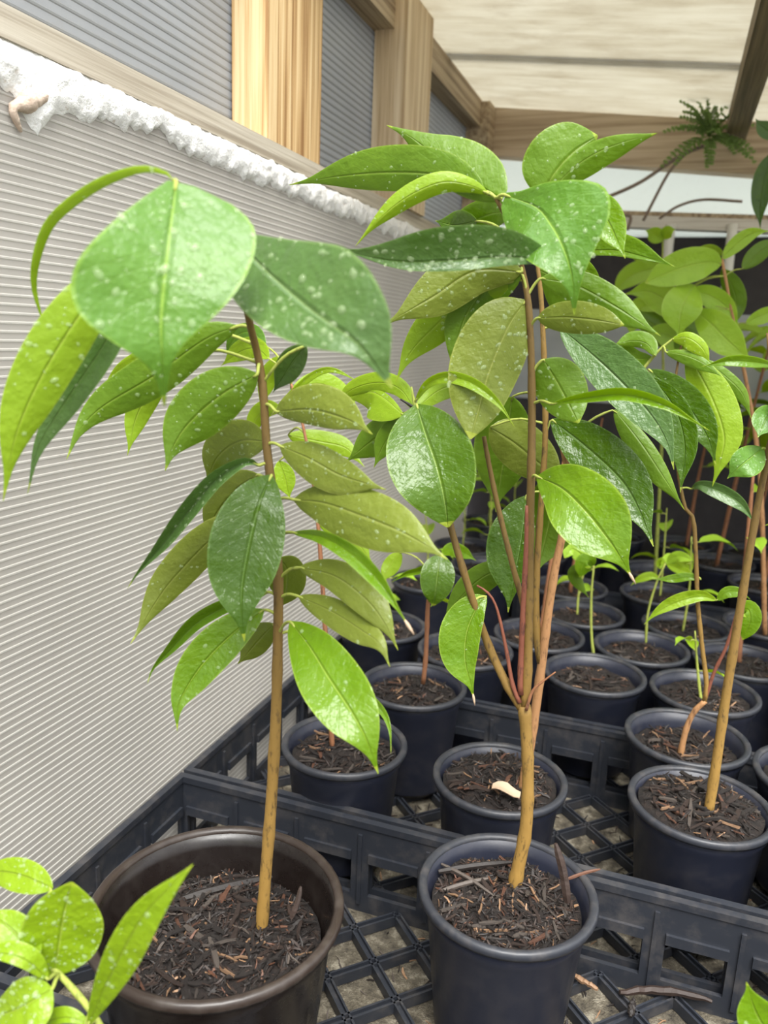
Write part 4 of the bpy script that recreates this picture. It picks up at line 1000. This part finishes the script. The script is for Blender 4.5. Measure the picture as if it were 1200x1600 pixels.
while y < 1.93:
    x = -.375 + (.074 if j % 2 else 0); ci = 0
    while x < .62:
        if all((Vector((x, y)) - Vector((u.x, u.y))).length > .1405 for u in used) and not 1.495 < y < 1.612:
            right = x > -.02
            k = (rg.choice(['tall_a', 'tall_b', 'tall_c', 'mid_b']) if (j + ci) % 2 == 0 else rg.choice(['bare_a', 'bare_c', 'bare_b', 'small_a'])) if right else rg.choice(['bare_a', 'bare_b', 'bare_c', 'small_b', 'mid_a'])
            if x < -.22: k = rg.choice(['small_a', 'tiny_b', 'small_b'])
            used.append(Vector((x, y, 0))); proto(k, (x, y))
        x += .149; ci += 1
    y += .13; j += 1

rE, sE, _, cE = px_sapling((932, 1048), 'green-stemmed seedling with round yellow leaf right behind the middle crate wall', .129, .005, 40, 220, 101)
YE = on_z(929, 1040, .125).y
pstem(rE, 'stem', YE, '930,1046 924,990 924,930 928,882', [.0022, .002, .0018, .0013], 'stalk_green', n=7, segs=14)
def LE(*a, **k): return photo_leaf(rE, YE, *a, **k)
LE('926,884 908,866 893,858 882,872', 13, 17, (0, -.01, -.02), 'T', 'fresh', 'lime', kind='round')
LE('926,886 920,876 912,880 906,902', 13, 13, (0, -.01, -.01), 'T', 'bright', 'lime', kind='round')
LE('926,890 908,888 897,900 920,934', 10, 10, (0, .01, .02), 'U', 'mid', 'green')
rF, sF, _, cF = px_sapling((1005, 1010), 'green-stemmed seedling with pair of yellow leaves in second row behind the middle crate wall', .129, .005, 40, 220, 103)
YF = on_z(1008, 1008, .125).y
pstem(rF, 'stem', YF, '1009,1012 1012,960 1026,910 1040,880', [.002, .0018, .0016, .0012], 'stalk_green', n=7, segs=14)
def LF(*a, **k): return photo_leaf(rF, YF, *a, **k)
LF('1042,880 1055,870 1068,870 1082,876', 8, 9, (0, -.01, -.02), 'T', 'fresh', 'lime', kind='round')
LF('1042,882 1055,886 1068,892 1084,898', 7, 8, (0, -.01, -.02), 'T', 'lime', 'lime', kind='round')
LF('1038,884 1034,876 1030,882 1036,890', 5, 5, (0, .01, .01), 'T', 'lime', 'lime', kind='round')
LF('1030,905 1018,900 1000,905 985,915', 6, 7, (0, .0, .0), 'T', 'lime', 'lime')
# light green leaves of the tall seedlings seen between the saplings
cC = (POTS['C'].x, POTS['C'].y)
rC, sC, _ = sapling('potted_sapling', cC, 'tall sapling with broad pale leaves standing behind the crooked sapling', False, .122, .006, 0, 160, seed=95)
YC = 1.345
def LC(*a, **k): return photo_leaf(rC, YC, *a, **k)
base = Vector((cC[0], cC[1], .12)); tp = on_y(1128, 405, YC)
stem(rC, 'stem', [base, base.lerp(tp, .5) + Vector((.02, 0, 0)), on_y(1140, 470, YC), tp], [.0042, .0036, .003, .002], 'bark_tan', n=8, segs=24)
LC('1128,412 1105,410 1060,420 1008,442', 26, 27, (0, -.02, -.03), 'T', 'fresh', 'lime', kind='round')
LC('1085,445 1075,460 1064,485 1060,528', 30, 30, (0, -.03, -.03), 'T', 'fresh', 'lime')
LC('1086,486 1110,505 1140,535 1176,566', 26, 26, (0, -.03, -.04), 'T', 'fresh', 'lime')
LC('1075,455 1110,462 1140,485 1155,512', 16, 18, (0, .0, .0), 'T', 'fresh', 'lime')
LC('1128,420 1145,450 1150,480 1140,520', 16, 16, (0, .03, .03), 'U', 'mid', 'green')
LC('1130,395 1105,396 1085,410 1075,430', 12, 14, (0, .03, .03), 'U', 'mid', 'lime')
LC('1128,405 1150,382 1175,365 1205,360', 12, 12, (0, .0, .0), 'T', 'fresh', 'lime')
LC('1160,420 1180,400 1200,385 1225,380', 14, 14, (0, .0, .0), 'U', 'mid', 'green')
LC('1165,505 1185,495 1205,488 1235,490', 10, 14, (0, .0, .0), 'T', 'fresh', 'lime')
LC('1085,560 1060,535 1030,520 1000,525', 18, 20, (0, .02, .03), 'T', 'fresh', 'lime')
LC('1075,500 1040,470 1010,455 975,460', 22, 24, (0, .03, .04), 'T', 'fresh', 'lime')
LC('1070,540 1040,520 1010,500 990,480', 24, 24, (0, .04, .04), 'U', 'mid', 'green')
cD = (POTS['D'].x, POTS['D'].y)
rD, sD, _ = sapling('potted_sapling', cD, 'slender sapling with upright shoot before the white pipe', False, .122, .006, 0, 120, seed=97)
YD = cD[1]; base = Vector((cD[0], cD[1], .12))
stem(rD, 'stem', [base, on_y(1036, 640, YD), on_y(1034, 480, YD), on_y(1036, 372, YD)], [.0038, .0032, .0026, .0016], 'stalk_green', n=8, segs=22)
def LD(*a, **k): return photo_leaf(rD, YD, *a, **k)
LD('1036,376 1022,366 1015,362 1008,360', 12, 12, (0, -.02, -.03), 'T', 'fresh', 'lime')
LD('1036,374 1042,364 1048,360 1056,358', 10, 10, (0, -.02, -.03), 'T', 'fresh', 'lime')
LD('1034,420 1000,425 975,440 955,465', 16, 18, (0, .0, .0), 'T', 'fresh', 'lime')
LD('1034,430 1000,400 985,395 965,400', 10, 12, (0, .03, .03), 'T', 'lime', 'lime')
LD('1034,470 1005,480 990,500 985,530', 18, 18, (0, .0, .0), 'T', 'fresh', 'lime')
LD('1034,520 1060,510 1080,520 1095,545', 16, 18, (0, .02, .03), 'U', 'mid', 'green')

# ------------------------------------------------------------------ fern and dry vines by the rafter
fb = on_y(1108, 212, 1.9)
fern = empty('hanging_fern', fb, 'feathery green fern growing by the rafter and back beam', 'fern')
rg = random.Random(8)
for k in range(26):
    a = radians(rg.uniform(0, 360)); e = rg.uniform(-.6, 1.2); L = rg.uniform(.055, .12)
    d = Vector((cos(a) * cos(e), -.5 * abs(sin(a)), sin(e))).normalized(); p = fb.copy(); pts = [p.copy()]
    for i in range(10): p = p + d * L / 10; d = (d + Vector((0, 0, -.10))).normalized(); pts.append(p.copy())
    mb = MB().tube(pts, .0011, 5)
    for i in range(2, 11):
        sd = d.cross(Vector((.2, -.8, .5))).normalized()
        for s in (-1, 1):
            l = .019 * (1 - i / 14); q = pts[i]; tt = (pts[i] - pts[i - 1]).normalized(); dirv = (sd * s + tt * .5 + Vector((0, 0, rg.uniform(-.4, .2)))).normalized(); w = dirv.cross(Vector((.3, -.9, .1))).normalized() * .0032
            b = len(mb.v); n = dirv.cross(w).normalized() * .0004
            mb.v += [q - w * .3, q + w * .3, q + dirv * l * .5 + w, q + dirv * l, q + dirv * l * .5 - w] ; mb.v += [Vector(v) + n for v in mb.v[-5:]]
            mb.f += [(b, b + 1, b + 2, b + 3, b + 4), (b + 9, b + 8, b + 7, b + 6, b + 5)] + [(b + i0, b + 5 + i0, b + 5 + (i0 + 1) % 5, b + (i0 + 1) % 5) for i0 in range(5)]
    mb.build('frond', 'fern_green', fern, True)
for pts, r, lb in (('1100,228 1060,245 1000,285 940,312', .004, 'dry grey vine stem slanting from the fern'), ('1075,235 1045,270 1018,320 1005,345', .0035, 'dry grey vine stem hanging steeply to the white rail'),
                   ('1030,342 1060,322 1100,312 1160,315', .003, 'faint arching vine over the white rail'), ('945,318 965,335 985,338 980,360', .004, 'tangled brown vine knot at the rail')):
    P = [on_y(*[float(v) for v in q.split(',')], 1.93) for q in pts.split()]
    o = MB().tube(catmull(P, 16), r, 6).build('dry_vine', 'vine_dry', smooth=True); tag(o, lb, 'vine')
# dark hanging leaves at the right edge
hp = on_y(1215, 250, 1.45); hv = empty('hanging_plant', hp, 'dark leaf hanging by the beam end', 'plant')
stem(hv, 'stem', [Vector((hp.x + .03, hp.y, roof_z(hp.x + .03))), hp + Vector((.02, 0, .03)), hp], [.002, .002, .0015], 'stalk_brown', n=6, segs=8)
photo_leaf(hv, 1.45, '1212,236 1196,270 1188,320 1188,360', 14, 16, (0, 0, 0), 'T', 'dark', 'green')
photo_leaf(hv, 1.45, '1215,215 1200,205 1188,195 1180,185', 12, 12, (0, 0, 0), 'T', 'blue', 'green')
